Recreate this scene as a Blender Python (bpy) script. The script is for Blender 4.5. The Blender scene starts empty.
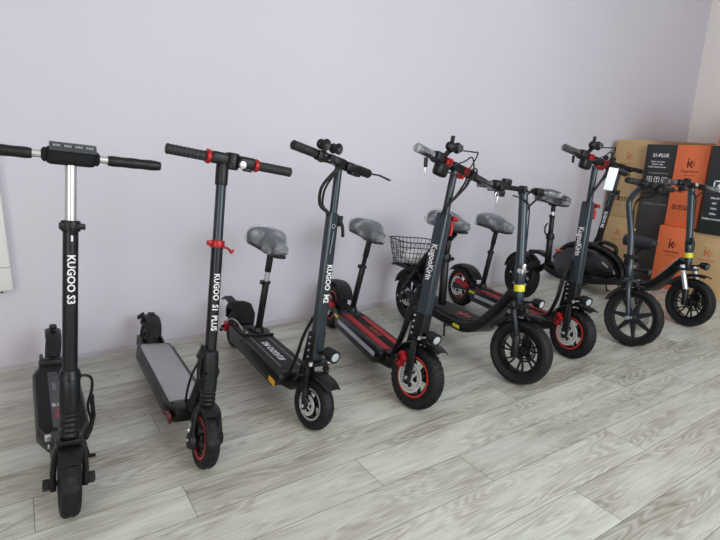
import bpy, bmesh, math, random
from math import sin, cos, pi, radians, sqrt, atan2
from mathutils import Vector, Matrix
random.seed(7)
scene = bpy.context.scene
COL = scene.collection

# ------------------------------------------------------------------ materials
def srgb(r, g, b):
    f = lambda c: (c/255/12.92) if c/255 <= .04045 else ((c/255+.055)/1.055)**2.4
    return (f(r), f(g), f(b), 1)
MATS = {}
def mat(name, rgb, rough=.5, metal=0., bump=0., bscale=60., vary=0., vscale=8., coat=0., emit=0., spec=None):
    if name in MATS: return MATS[name]
    m = bpy.data.materials.new(name); m.use_nodes = True
    nt = m.node_tree; b = nt.nodes['Principled BSDF']
    c = srgb(*rgb)
    b.inputs['Base Color'].default_value = c
    b.inputs['Roughness'].default_value = rough
    b.inputs['Metallic'].default_value = metal
    if coat: b.inputs['Coat Weight'].default_value = coat; b.inputs['Coat Roughness'].default_value = .15
    if spec is not None: b.inputs['Specular IOR Level'].default_value = spec
    if emit:
        b.inputs['Emission Color'].default_value = c; b.inputs['Emission Strength'].default_value = emit
    tc = nt.nodes.new('ShaderNodeTexCoord')
    if vary:
        n = nt.nodes.new('ShaderNodeTexNoise'); n.inputs['Scale'].default_value = vscale; n.inputs['Detail'].default_value = 5
        nt.links.new(tc.outputs['Object'], n.inputs['Vector'])
        mx = nt.nodes.new('ShaderNodeMix'); mx.data_type = 'RGBA'
        mx.inputs[6].default_value = tuple(x*(1-vary) for x in c[:3])+(1,)
        mx.inputs[7].default_value = tuple(min(1, x*(1+vary)) for x in c[:3])+(1,)
        nt.links.new(n.outputs['Fac'], mx.inputs[0]); nt.links.new(mx.outputs[2], b.inputs['Base Color'])
    if bump:
        n = nt.nodes.new('ShaderNodeTexNoise'); n.inputs['Scale'].default_value = bscale; n.inputs['Detail'].default_value = 3
        nt.links.new(tc.outputs['Object'], n.inputs['Vector'])
        bp = nt.nodes.new('ShaderNodeBump'); bp.inputs['Strength'].default_value = bump; bp.inputs['Distance'].default_value = .002
        nt.links.new(n.outputs['Fac'], bp.inputs['Height']); nt.links.new(bp.outputs['Normal'], b.inputs['Normal'])
    MATS[name] = m
    return m
RUB = mat('tire_rubber', (15, 17, 20), .6, spec=.35, bump=.3, bscale=180, vary=.25, vscale=30)
PLA = mat('black_plastic', (11, 12, 13), .42, spec=.4, bump=.15, bscale=300)
MET = mat('black_metal', (10, 11, 13), .34, spec=.4, bump=.05, bscale=400)
MATTE = mat('matte_black', (15, 16, 18), .75, spec=.3, bump=.3, bscale=300)
DECKM = mat('deck_rubber', (28, 29, 32), .7, bump=.5, bscale=250)
SLATE = mat('slate_paint', (42, 54, 62), .3, metal=.35, coat=.2)
SLATE2 = mat('slate_tube', (50, 58, 64), .3, metal=.5)
GUN = mat('gunmetal', (26, 29, 33), .35, metal=.4)
SIL = mat('brushed_silver', (206, 206, 206), .35, metal=.75)
CHR = mat('bright_steel', (225, 226, 226), .25, metal=.7)
DISC = mat('disc_steel', (215, 217, 215), .35, metal=.3)
RED = mat('red_anodised', (168, 26, 30), .35, metal=.25)
REDR = mat('red_rim_paint', (200, 54, 42), .45)
REDD = mat('red_deck_grip', (168, 34, 40), .6, bump=.4, bscale=250)
GRIP = mat('grip_rubber', (32, 34, 36), .6, bump=.6, bscale=220)
GREY = mat('grey_deck_mat', (158, 156, 160), .65, bump=.5, bscale=300)
GREYF = mat('grey_saddle_fabric', (84, 90, 94), .5, vary=.3, vscale=25)
DSAD = mat('dark_saddle_leather', (40, 42, 46), .45, vary=.3, vscale=25)
YEL = mat('yellow_reflector', (226, 216, 40), .35)
AMB = mat('amber_reflector', (232, 176, 30), .3)
WHT = mat('white_print', (232, 232, 232), .5)
DWHT = mat('dim_print', (150, 150, 148), .5)
BLKP = mat('black_print', (34, 24, 22), .6)
ORP = mat('orange_print', (200, 108, 58), .6)
ORR = mat('orange_red_print', (206, 78, 44), .5)
REDP = mat('dark_red_print', (150, 60, 62), .5)
LENS = mat('lamp_lens', (176, 182, 186), .3)
DLENS = mat('dark_lens', (60, 64, 68), .1, coat=.8)
SCR = mat('display_glass', (58, 62, 68), .15, coat=.6)
DIG = mat('display_digits', (176, 180, 186), .4)
REFR = mat('red_reflector', (150, 24, 20), .25)
CARD = mat('cardboard', (200, 166, 120), .8, bump=.2, bscale=80, vary=.08, vscale=6)
ORANGE = mat('orange_carton', (232, 116, 68), .55, vary=.05, vscale=5)
BLKB = mat('black_carton', (40, 44, 45), .5, vary=.15, vscale=5)
BRNB = mat('charcoal_carton', (62, 58, 55), .6, vary=.12, vscale=5)
TAPE = mat('clear_tape', (196, 164, 118), .25)
PAPER = mat('white_paper', (236, 242, 246), .6)
ENAM = mat('white_enamel', (240, 238, 234), .3, coat=.3)
SEAM = mat('seam_grey', (150, 146, 142), .5)
WIRE = mat('black_wire', (30, 30, 32), .45)
GREEN = mat('green_print', (60, 150, 80), .5)

def film_mat():
    m = bpy.data.materials.new('clear_plastic_film'); m.use_nodes = True
    nt = m.node_tree; b = nt.nodes['Principled BSDF']; out = nt.nodes['Material Output']
    b.inputs['Base Color'].default_value = srgb(214, 219, 224); b.inputs['Roughness'].default_value = .12
    b.inputs['Coat Weight'].default_value = .6
    tr = nt.nodes.new('ShaderNodeBsdfTransparent'); mx = nt.nodes.new('ShaderNodeMixShader')
    tc = nt.nodes.new('ShaderNodeTexCoord')
    n = nt.nodes.new('ShaderNodeTexNoise'); n.inputs['Scale'].default_value = 11; n.inputs['Detail'].default_value = 2; n.inputs['Distortion'].default_value = 1.5
    cr = nt.nodes.new('ShaderNodeValToRGB'); cr.color_ramp.elements[0].position = .44; cr.color_ramp.elements[0].color = (.06, .06, .06, 1)
    cr.color_ramp.elements[1].position = .68; cr.color_ramp.elements[1].color = (.5, .5, .5, 1)
    bp = nt.nodes.new('ShaderNodeBump'); bp.inputs['Strength'].default_value = 1.; bp.inputs['Distance'].default_value = .015
    nt.links.new(tc.outputs['Object'], n.inputs['Vector']); nt.links.new(n.outputs['Fac'], cr.inputs['Fac'])
    nt.links.new(n.outputs['Fac'], bp.inputs['Height']); nt.links.new(bp.outputs['Normal'], b.inputs['Normal'])
    nt.links.new(cr.outputs['Color'], mx.inputs['Fac'])
    nt.links.new(tr.outputs[0], mx.inputs[1]); nt.links.new(b.outputs[0], mx.inputs[2]); nt.links.new(mx.outputs[0], out.inputs['Surface'])
    return m
FILM = film_mat()

def wall_mat(name, rgb, rgb2):
    m = mat(name, rgb, .85)
    nt = m.node_tree; b = nt.nodes['Principled BSDF']
    g = nt.nodes.new('ShaderNodeNewGeometry')
    n = nt.nodes.new('ShaderNodeTexNoise'); n.inputs['Scale'].default_value = .9; n.inputs['Detail'].default_value = 4
    n2 = nt.nodes.new('ShaderNodeTexNoise'); n2.inputs['Scale'].default_value = 90; n2.inputs['Detail'].default_value = 3
    mx = nt.nodes.new('ShaderNodeMix'); mx.data_type = 'RGBA'
    mx.inputs[6].default_value = srgb(*rgb); mx.inputs[7].default_value = srgb(*rgb2)
    bp = nt.nodes.new('ShaderNodeBump'); bp.inputs['Strength'].default_value = .12; bp.inputs['Distance'].default_value = .003
    L = nt.links.new
    L(g.outputs['Position'], n.inputs['Vector']); L(g.outputs['Position'], n2.inputs['Vector'])
    L(n.outputs['Fac'], mx.inputs[0]); L(mx.outputs[2], b.inputs['Base Color'])
    L(n2.outputs['Fac'], bp.inputs['Height']); L(bp.outputs['Normal'], b.inputs['Normal'])
    return m
WALLM = wall_mat('lilac_wall_paint', (222, 220, 228), (213, 208, 218))
WALLW = wall_mat('white_wall_paint', (250, 244, 240), (248, 240, 236))
CEILM = wall_mat('white_ceiling_paint', (235, 235, 235), (230, 230, 230))

def floor_mat():
    m = bpy.data.materials.new('laminate_oak'); m.use_nodes = True
    nt = m.node_tree; b = nt.nodes['Principled BSDF']; L = nt.links.new
    N = nt.nodes.new
    at = N('ShaderNodeAttribute'); at.attribute_name = 'plank'
    g = N('ShaderNodeNewGeometry'); sep = N('ShaderNodeSeparateXYZ'); L(g.outputs['Position'], sep.inputs[0])
    sa = N('ShaderNodeSeparateColor'); L(at.outputs['Color'], sa.inputs[0])
    def math(op, a, bb):
        n = N('ShaderNodeMath'); n.operation = op
        for i, v in enumerate((a, bb)):
            if isinstance(v, (int, float)): n.inputs[i].default_value = v
            else: L(v, n.inputs[i])
        return n.outputs[0]
    def vec(x, y, z):
        c = N('ShaderNodeCombineXYZ')
        for i, v in enumerate((x, y, z)):
            if isinstance(v, (int, float)): c.inputs[i].default_value = v
            else: L(v, c.inputs[i])
        return c.outputs[0]
    off = math('MULTIPLY', sa.outputs[0], 37.)
    # warped coordinates: long cathedral grain
    nz = N('ShaderNodeTexNoise'); nz.inputs['Scale'].default_value = 1; nz.inputs['Detail'].default_value = 2
    L(vec(math('MULTIPLY', sep.outputs[0], 1.3), math('MULTIPLY', sep.outputs[1], 11.), off), nz.inputs['Vector'])
    ring = N('ShaderNodeMath'); ring.operation = 'FRACT'
    L(math('MULTIPLY', nz.outputs['Fac'], 22.), ring.inputs[0])
    tri = math('ABSOLUTE', math('SUBTRACT', ring.outputs[0], .5), 0)
    fine = N('ShaderNodeTexNoise'); fine.inputs['Scale'].default_value = 1; fine.inputs['Detail'].default_value = 6; fine.inputs['Roughness'].default_value = .65
    L(vec(math('MULTIPLY', sep.outputs[0], 5.), math('MULTIPLY', sep.outputs[1], 75.), off), fine.inputs['Vector'])
    blot = N('ShaderNodeTexNoise'); blot.inputs['Scale'].default_value = 1; blot.inputs['Detail'].default_value = 4
    L(vec(math('MULTIPLY', sep.outputs[0], 2.6), math('MULTIPLY', sep.outputs[1], 11.), math('ADD', off, 9.)), blot.inputs['Vector'])
    cr = N('ShaderNodeValToRGB'); e = cr.color_ramp.elements
    e[0].position = .0; e[0].color = srgb(142, 132, 119); e[1].position = 1; e[1].color = srgb(224, 225, 215)
    m1 = e = cr.color_ramp.elements.new(.5); m1.color = srgb(191, 189, 179)
    # value
    v = math('ADD', math('MULTIPLY', fine.outputs['Fac'], .85), math('MULTIPLY', math('SUBTRACT', blot.outputs['Fac'], .5), 1.15))
    gate = N('ShaderNodeMapRange'); gate.inputs['From Min'].default_value = .5; gate.inputs['From Max'].default_value = .62
    L(blot.outputs['Fac'], gate.inputs['Value'])
    inv = math('SUBTRACT', 1., gate.outputs[0])
    v = math('ADD', v, math('MULTIPLY', math('MULTIPLY', math('SUBTRACT', tri, .25), .75), inv))
    v = math('ADD', v, math('MULTIPLY', math('SUBTRACT', sa.outputs[1], .5), .34))
    v = math('ADD', v, .085)
    L(v, cr.inputs['Fac'])
    # plank tint
    mx = N('ShaderNodeMix'); mx.data_type = 'RGBA'; mx.blend_type = 'MULTIPLY'; mx.inputs[0].default_value = 1
    tint = N('ShaderNodeMix'); tint.data_type = 'RGBA'; tint.inputs[6].default_value = (1, .985, .955, 1); tint.inputs[7].default_value = (.97, 1, .985, 1)
    L(sa.outputs[2], tint.inputs[0])
    L(cr.outputs['Color'], mx.inputs[6]); L(tint.outputs[2], mx.inputs[7]); L(mx.outputs[2], b.inputs['Base Color'])
    b.inputs['Roughness'].default_value = .36
    bp = N('ShaderNodeBump'); bp.inputs['Strength'].default_value = .15; bp.inputs['Distance'].default_value = .001
    L(fine.outputs['Fac'], bp.inputs['Height']); L(bp.outputs['Normal'], b.inputs['Normal'])
    return m
FLOORM = floor_mat()

# ------------------------------------------------------------------ mesh builder
def catmull(P, n=8, closed=False):
    P = [Vector(p) for p in P]; out = []
    N = len(P); rng = N if closed else N-1
    for i in range(rng):
        if closed: a, b, c, d = P[(i-1) % N], P[i], P[(i+1) % N], P[(i+2) % N]
        else: a, b, c, d = P[max(i-1, 0)], P[i], P[i+1], P[min(i+2, N-1)]
        for k in range(n):
            t = k/n
            out.append(.5*((2*b)+(c-a)*t+(2*a-5*b+4*c-d)*t*t+(3*b-3*c+d-a)*t**3))
    if not closed: out.append(P[-1])
    return out
def rrect(w, h, r, n=4):
    """rounded rectangle section, list of (a,b)"""
    o = []
    for cx, cy, a0 in ((w/2-r, h/2-r, 0), (-w/2+r, h/2-r, pi/2), (-w/2+r, -h/2+r, pi), (w/2-r, -h/2+r, 3*pi/2)):
        for k in range(n+1):
            a = a0+pi/2*k/n; o.append((cx+r*cos(a), cy+r*sin(a)))
    return o
def circ(r, n=14, ry=None):
    ry = r if ry is None else ry
    return [(r*cos(2*pi*k/n), ry*sin(2*pi*k/n)) for k in range(n)]
KEEP = {'lettering', 'emblem', 'display_digits', 'handling_icons', 'brake_disc', 'deck_ribs', 'wire_basket', 'front_wheel', 'rear_wheel', 'side_stripe', 'stem_badge'}
class MB:
    def __init__(s, xf=None): s.v = []; s.f = []; s.xf = xf; s.g = []
    def add(s, vs, fs):
        o = len(s.v); s.v += [Vector(p) for p in vs]; fo = len(s.f); s.f += [tuple(i+o for i in f) for f in fs]; s.g.append((o, len(s.v), fo, len(s.f)))
    def bm(s, bm, M=None):
        bm.verts.ensure_lookup_table()
        vs = [(M @ v.co) if M else v.co.copy() for v in bm.verts]
        s.add(vs, [[v.index for v in f.verts] for f in bm.faces]); bm.free()
    def box(s, c, size, rot=(0, 0, 0), bev=0., seg=2):
        b = bmesh.new(); bmesh.ops.create_cube(b, size=1)
        for v in b.verts: v.co = Vector((v.co.x*size[0], v.co.y*size[1], v.co.z*size[2]))
        if bev: bmesh.ops.bevel(b, geom=list(b.edges), offset=bev, segments=seg, profile=.5, affect='EDGES')
        from mathutils import Euler
        b.verts.index_update()
        s.bm(b, Matrix.Translation(c) @ Euler(rot).to_matrix().to_4x4())
        return s
    def sweep(s, pts, sec, up=(1, 0, 0), closed=False, cap=True):
        """sec: section list or list of sections. section (a,b): a along 'up', b along up x tangent"""
        pts = [Vector(p) for p in pts]; n = len(pts)
        many = isinstance(sec[0][0], (list, tuple))
        up = Vector(up).normalized(); rings = []
        for i, p in enumerate(pts):
            if closed: t = pts[(i+1) % n]-pts[i-1]
            else: t = pts[min(i+1, n-1)]-pts[max(i-1, 0)]
            t.normalize()
            u = up-t*up.dot(t)
            if u.length < 1e-4: u = Vector((0, 1, 0))-t*t.y
            if u.length < 1e-4: u = Vector((0, 0, 1))
            u.normalize(); up = u if not many or True else up
            w = t.cross(u)
            sc = sec[i] if many else sec
            rings.append([p+u*a+w*b for a, b in sc])
        m = len(rings[0]); vs = [q for r in rings for q in r]; fs = []
        for i in range(n if closed else n-1):
            for k in range(m):
                a = i*m+k; b = i*m+(k+1) % m; c = ((i+1) % n)*m+(k+1) % m; d = ((i+1) % n)*m+k
                fs.append((a, d, c, b))
        if cap and not closed:
            fs.append(tuple(range(m))); fs.append(tuple(range((n-1)*m+m-1, (n-1)*m-1, -1)))
        s.add(vs, fs); return s
    def tube(s, pts, r, seg=12, closed=False, smooth=0):
        if smooth:
            if isinstance(r, (list, tuple)):
                N = len(r)-1; M_ = N*smooth
                r = [r[min(k//smooth, N)]+(r[min(k//smooth+1, N)]-r[min(k//smooth, N)])*(k % smooth)/smooth for k in range(M_+1)]
            pts = catmull(pts, smooth, closed)
        if isinstance(r, (list, tuple)): sec = [circ(x, seg) for x in r]
        else: sec = circ(r, seg)
        return s.sweep(pts, sec, up=(.13, .31, .94) if True else 0, closed=closed)
    def cyl(s, a, b, r, r2=None, seg=20, rnd=0.):
        a = Vector(a); b = Vector(b); r2 = r if r2 is None else r2
        if rnd:
            d = (b-a).normalized()
            P = [a, a+d*rnd*.3, a+d*rnd, b-d*rnd, b-d*rnd*.3, b]; R = [r-rnd, r-rnd*.3, r, r2, r2-rnd*.3, r2-rnd]
        else: P = [a, b]; R = [r, r2]
        return s.tube(P, R, seg)
    def lathe(s, prof, c, axis=(1, 0, 0), seg=48, mod=None, closed=True):
        """prof: (radius, offset along axis). closed: profile loops (a ring)"""
        c = Vector(c); ax = Vector(axis).normalized()
        e1 = Vector((0, 0, 1)) if abs(ax.z) < .9 else Vector((0, 1, 0))
        e1 = (e1-ax*e1.dot(ax)).normalized(); e2 = ax.cross(e1); m = len(prof); vs = []; fs = []
        for k in range(seg):
            th = 2*pi*k/seg
            d = e1*cos(th)+e2*sin(th)
            for i, (r, x) in enumerate(prof):
                rr = r+(mod(k, i) if mod else 0)
                vs.append(c+ax*x+d*rr)
        for k in range(seg):
            for i in range(m if closed else m-1):
                a = k*m+i; b = k*m+(i+1) % m; k2 = (k+1) % seg
                fs.append((a, k2*m+i, k2*m+(i+1) % m, b))
        if not closed:
            fs.append(tuple(k*m for k in range(seg-1, -1, -1))); fs.append(tuple(k*m+m-1 for k in range(seg)))
        s.add(vs, fs); return s
    def prism(s, poly, x0, x1, bev=0., f=None):
        """poly in (y,z) extruded along x, or mapped with f(u,v,w)"""
        f = f or (lambda u, v, w: (w, u, v))
        b = bmesh.new()
        A = [b.verts.new(f(u, v, x0)) for u, v in poly]; B = [b.verts.new(f(u, v, x1)) for u, v in poly]
        b.faces.new(A); b.faces.new(B[::-1]); n = len(poly)
        for i in range(n): b.faces.new((A[i], B[i], B[(i+1) % n], A[(i+1) % n]))
        bmesh.ops.recalc_face_normals(b, faces=b.faces)
        if bev:
            ed = [e for e in b.edges]
            bmesh.ops.bevel(b, geom=ed, offset=bev, segments=2, profile=.5, affect='EDGES')
        b.verts.index_update(); s.bm(b); return s
    def sph(s, c, r, sc=(1, 1, 1), seg=16):
        b = bmesh.new(); bmesh.ops.create_uvsphere(b, u_segments=seg, v_segments=seg*2//3, radius=r)
        b.verts.index_update()
        s.bm(b, Matrix.Translation(c) @ Matrix.Diagonal((*sc, 1))); return s
    def pieces(s):
        """primitives clustered by touching bounds: one builder per separate piece"""
        B = []
        for a, b, c, d in s.g:
            P = s.v[a:b]
            B.append([min(p[i] for p in P)-.0015 for i in range(3)]+[max(p[i] for p in P)+.0015 for i in range(3)])
        n = len(B); par = list(range(n))
        def find(i):
            while par[i] != i: i = par[i]
            return i
        for i in range(n):
            for j in range(i):
                if all(B[i][k] <= B[j][k+3] and B[j][k] <= B[i][k+3] for k in range(3)): par[find(i)] = find(j)
        out = {}
        for i in range(n): out.setdefault(find(i), []).append(i)
        res = []
        for ids in out.values():
            m = MB(s.xf)
            for i in ids:
                a, b, c, d = s.g[i]; m.add(s.v[a:b], [tuple(q-a for q in f) for f in s.f[c:d]])
            res.append(m)
        return res
    def build(s, name, material, parent=None, angle=38, label=None, xf=None, kind=None):
        if parent is not None and name not in KEEP and len(s.g) > 1:
            ps = s.pieces()
            if len(ps) > 1: return [p._build(name, material, parent, angle, label, xf, kind) for p in ps][0]
        return s._build(name, material, parent, angle, label, xf, kind)
    def _build(s, name, material, parent=None, angle=38, label=None, xf=None, kind=None):
        me = bpy.data.meshes.new(name)
        X = xf or s.xf
        vs = [(X @ v) if X else v for v in s.v]
        me.from_pydata([tuple(v) for v in vs], [], s.f)
        b = bmesh.new(); b.from_mesh(me)
        bmesh.ops.recalc_face_normals(b, faces=b.faces)
        b.to_mesh(me); b.free()
        me.polygons.foreach_set('use_smooth', [True]*len(me.polygons))
        me.set_sharp_from_angle(angle=radians(angle))
        me.materials.append(material)
        o = bpy.data.objects.new(name, me); COL.objects.link(o)
        if parent: o.parent = parent
        if label: o['label'] = label
        if kind: o['kind'] = kind
        return o
def text_mb(body, size, f, mb=None, th=.0006, align='CENTER', bold=0., fine=False):
    cu = bpy.data.curves.new('t', 'FONT'); cu.body = body; cu.size = size; cu.extrude = th/2
    cu.align_x = align; cu.align_y = 'CENTER'; cu.resolution_u = 2; cu.offset = bold
    o = bpy.data.objects.new('t', cu); COL.objects.link(o)
    dg = bpy.context.evaluated_depsgraph_get(); me = bpy.data.meshes.new_from_object(o.evaluated_get(dg))
    mb = mb or MB()
    if fine:
        b = bmesh.new(); b.from_mesh(me); bmesh.ops.triangulate(b, faces=b.faces)
        for _ in range(5):
            ed = [e for e in b.edges if abs(e.verts[0].co.y-e.verts[1].co.y) > .0035]
            if not ed: break
            bmesh.ops.subdivide_edges(b, edges=ed, cuts=1); bmesh.ops.triangulate(b, faces=b.faces)
        b.to_mesh(me); b.free()
    mb.add([f(v.co.x, v.co.y, v.co.z) for v in me.vertices], [tuple(p.vertices) for p in me.polygons])
    bpy.data.objects.remove(o); bpy.data.curves.remove(cu); bpy.data.meshes.remove(me)
    return mb
def thing(name, label, cat, loc=(0, 0, 0), yaw=0, lean=0, group=None):
    o = bpy.data.objects.new(name, None); COL.objects.link(o)
    o.empty_display_size = .1
    o.matrix_world = Matrix.Translation(loc) @ Matrix.Rotation(yaw, 4, 'Z') @ Matrix.Rotation(lean, 4, 'Y')
    o['label'] = label; o['category'] = cat
    if group: o['group'] = group
    return o
def tag(o, label, cat, group=None):
    o['label'] = label; o['category'] = cat
    if group: o['group'] = group
    return o

# ------------------------------------------------------------------ scooter pieces (local: X viewer's right, -Y forward, Z up)
def steer(base, top, ang):
    b = Vector((0, *base)); t = Vector((0, *top))
    return Matrix.Translation(b) @ Matrix.Rotation(ang, 4, t-b) @ Matrix.Translation(-b)
def tire_prof(R, w, ri, n=9):
    """rounded tire section"""
    h = R-ri; pr = []
    for k in range(n):
        a = pi*k/(n-1)
        x = -w/2*cos(a); z = sin(a)
        pr.append((R-h*.55+h*.55*(z**.75 if z > 0 else 0), x*(1-.03*z)))
    return pr+[(ri, w*.36), (ri-.002, 0), (ri, -w*.36)]
def wheel(T, name, y, z, R, w, xf, ri=None, style='spoke5', tread='street', rimmat=None, ring=None, disc=None, label=None, x=0, seg=120, dm=None):
    ri = ri or R*.62; rimmat = rimmat or MET
    def mod(k, i):
        if i < 1 or i > 7: return 0
        if tread == 'knob':
            a = (k//2) % 2; b = i % 2
            if i in (1, 7): return .006 if k % 4 < 2 else -.003
            return .0045 if (a ^ b) else -.005
        if tread == 'street':
            if i == 4: return -.0035
            if (k+abs(i-4)*2) % 8 < 3 and i in (2, 3, 5, 6): return -.0032
            return 0
        if tread == 'slick': return -.0015 if i in (3, 5) else (-.0012 if k % 6 == 0 and i in (2, 6) else 0)
        return 0
    c = (x, y, z)
    m = MB(xf)
    m.lathe([(ri+.004, -w*.34), (ri+.004, -w*.26), (ri-.006, -w*.22), (ri-.006, w*.22), (ri+.004, w*.26), (ri+.004, w*.34), (ri-.012, w*.3), (ri-.012, -w*.3)], c, seg=64)
    hub = R*.17
    m.lathe([(hub*.4, -w*.42), (hub*.75, -w*.4), (hub, -w*.25), (hub, w*.25), (hub*.75, w*.4), (hub*.4, w*.42)], c, seg=32, closed=False)
    def spoke(a0, a1, w0, w1, th, curve=0):
        # from hub at angle a0 to rim at angle a1
        pts = []
        for k in range(6):
            t = k/5; a = a0+(a1-a0)*t+curve*sin(pi*t); r = hub*.9+(ri-.008-hub*.9)*t
            pts.append((x, y-sin(a)*r, z+cos(a)*r))
        secs = [rrect(th, w0+(w1-w0)*k/5, min(th, w0)*.25, 2) for k in range(6)]
        m.sweep(pts, secs, up=(1, 0, 0))
    if style == 'spoke5':
        for k in range(5): spoke(2*pi*k/5+.3, 2*pi*k/5+.3, R*.16, R*.09, w*.25)
    elif style == 'spoke6':
        for k in range(6): spoke(2*pi*k/6+.5, 2*pi*k/6+.5, R*.1, R*.06, w*.25)
    elif style == 'star':
        for k in range(7): spoke(2*pi*k/7+.2, 2*pi*k/7+.2, R*.2, R*.1, w*.22)
    elif style == 'swirl':
        for k in range(7):
            a = 2*pi*k/7
            spoke(a, a+.42, R*.05, R*.045, w*.2, .1); spoke(a+.1, a+.14, R*.05, R*.045, w*.2, -.08)
    elif style == 'solid':
        m.lathe([(hub, -w*.28), (ri-.01, -w*.2), (ri-.01, w*.2), (hub, w*.28)], c, seg=48)
        for k in range(8):
            a = 2*pi*k/8
            for sx in (-1, 1): m.cyl((x+sx*w*.22, y+sin(a)*ri*.55, z+cos(a)*ri*.55), (x+sx*w*.33, y+sin(a)*ri*.55, z+cos(a)*ri*.55), .004, seg=8)
    wo = m.build(name, rimmat, T, label=label)
    MB(xf).lathe(tire_prof(R, w, ri), c, seg=seg, mod=mod).build('tire', RUB, wo, angle=30)
    if ring:
        b = MB(xf)
        for sx in (-1, 1):
            xx = sx*w*.37
            b.lathe([(ri+.003, xx-.002), (ri+.003, xx+.002), (ri-.004, xx+.002), (ri-.004, xx-.002)], c, seg=64)
        b.build('rim_stripe', ring, wo, label='painted rim edge stripe')
    if disc:
        sx, ro = disc; b = MB(xf); xx = x+sx
        for (a, bb) in ((ro, ro*.86), (ro*.74, ro*.64)):
            b.lathe([(a, -.001), (a, .001), (bb, .001), (bb, -.001)], (xx, y, z), seg=60)
        for k in range(28):
            a = 2*pi*k/28; a2 = a+.1
            b.sweep([(xx, y+sin(a)*ro*.7, z+cos(a)*ro*.7), (xx, y+sin(a2)*ro*.9, z+cos(a2)*ro*.9)], rrect(.002, ro*.09, .0005, 1))
        for k in range(5):
            a = 2*pi*k/5; a2 = a+.5
            b.sweep([(xx, y+sin(a)*ro*.2, z+cos(a)*ro*.2), (xx, y+sin(a2)*ro*.7, z+cos(a2)*ro*.7)], rrect(.002, ro*.2, .0005, 1))
        b.lathe([(ro*.3, -.0012), (ro*.3, .0012), (ro*.14, .0012), (ro*.14, -.0012)], (xx, y, z), seg=30)
        b.build('brake_disc', dm or DISC, wo, label='drilled steel brake disc')
    b = MB(xf)
    for sx in (-1, 1):
        b.cyl((x+sx*(w*.4), y, z), (x+sx*(w*.5+.018), y, z), .009, seg=6); b.cyl((x+sx*w*.4, y, z), (x+sx*(w*.5+.026), y, z), .0055, seg=10)
    b.build('axle_nut', GUN if style != 'star' else CHR, wo)
    return wo
def fender(T, name, y, z, R, w, a0, a1, xf=None, th=.003, m=None, flare=0., n=14, lip=.35):
    """arched mudguard around (y,z); angles from +Z toward -Y (forward)"""
    pts = []; secs = []
    for k in range(n+1):
        t = k/n; a = a0+(a1-a0)*t; r = R+flare*(t-.3)**2*2
        pts.append((0, y-sin(a)*r, z+cos(a)*r))
        ww = w*(1-.25*abs(2*t-1)**3)
        # curved shell section (a across x, b radial)
        top = [(-ww/2+ww*j/8, -(.55*w*.22)*(1-(2*j/8-1)**2)**.5*1.0+w*lip*.4) for j in range(9)]
        bot = [(a_*.94, b_+th) for a_, b_ in reversed(top)]
        secs.append(top+bot)
    mb = MB(xf); mb.sweep(pts, secs, up=(1, 0, 0))
    # orient: make sure the crown points outward
    c = Vector((0, y, z))
    mid = n//2; ring = mb.v[mid*18:mid*18+9]
    if ((ring[4]-c).length < (ring[0]-c).length):
        secs2 = [[(a_, -b_) for a_, b_ in sc] for sc in secs]
        mb = MB(xf); mb.sweep(pts, secs2, up=(1, 0, 0))
    return mb.build(name, m or PLA, T, angle=50)
def bellows(mb, a, b, r, n=5):
    a = Vector(a); b = Vector(b); P = []; R = []
    for k in range(n*4+1):
        t = k/(n*4); P.append(a.lerp(b, t)); R.append(r*(1-.14*(1+cos(2*pi*n*t))*.5))
    mb.tube(P, R, 20)
def spring(mb, a, b, r, wr, turns):
    a = Vector(a); b = Vector(b); d = (b-a).normalized(); e = Vector((1, 0, 0)); e = (e-d*e.dot(d)).normalized(); g = d.cross(e)
    n = int(turns*10)
    mb.tube([a.lerp(b, k/n)+e*r*cos(2*pi*turns*k/n)+g*r*sin(2*pi*turns*k/n) for k in range(n+1)], wr, 6)
def grip(T, x0, x1, y, z, r, xf, m=GRIP, film=False, ridges=9, parent=None):
    P = []; R = []; n = 4*ridges
    for k in range(n+1):
        t = k/n; P.append((x0+(x1-x0)*t, y, z)); R.append(r*(.95+.05*(k % 4 in (1, 2))) if .05 < t < .95 else r*1.02)
    R[0] = r*.9; R[-1] = r*.8
    o = MB(xf).tube(P, R, 18).build('grip', m, parent or T)
    if film:
        d = .006 if x1 > x0 else -.006
        MB(xf).tube([(x0-d, y, z), (x0, y, z), ((x0+x1)/2, y, z), (x1, y, z), (x1+d, y, z)], [r*1.05, r*1.2, r*1.12, r*1.24, r*.8], 16).build('plastic_sleeve', FILM, o, label='clear plastic sleeve')
    return o
def stem_text(T, body, size, p0, p1, R, xf=None, m=WHT, front=0., flat=False, name='lettering', bold=.0, parent=None, xoff=0., vs=1.):
    """lettering reading down the front of the stem, centred between p0 (top) and p1 (bottom), (y,z) points"""
    a = Vector((0, *p0)); b = Vector((0, *p1)); d = (b-a).normalized(); nrm = Vector((0, -1, 0)); nrm = (nrm-d*nrm.dot(d)).normalized()
    mid = (a+b)/2
    def f(u, v, w):
        v *= vs
        if flat == 'side': return mid+d*u+nrm*v+Vector((-R-.0008-w, 0, 0))
        if flat: return mid+d*u+Vector((v+xoff, 0, 0))+nrm*(R+.0008+w)
        an = v/R+front
        return mid+d*u+Vector((sin(an), 0, 0))*(R+.0008+w)+nrm*cos(an)*(R+.0008+w)
    return text_mb(body, size, f, bold=bold, fine=not flat).build(name, m, parent or T, xf=xf)
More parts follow.
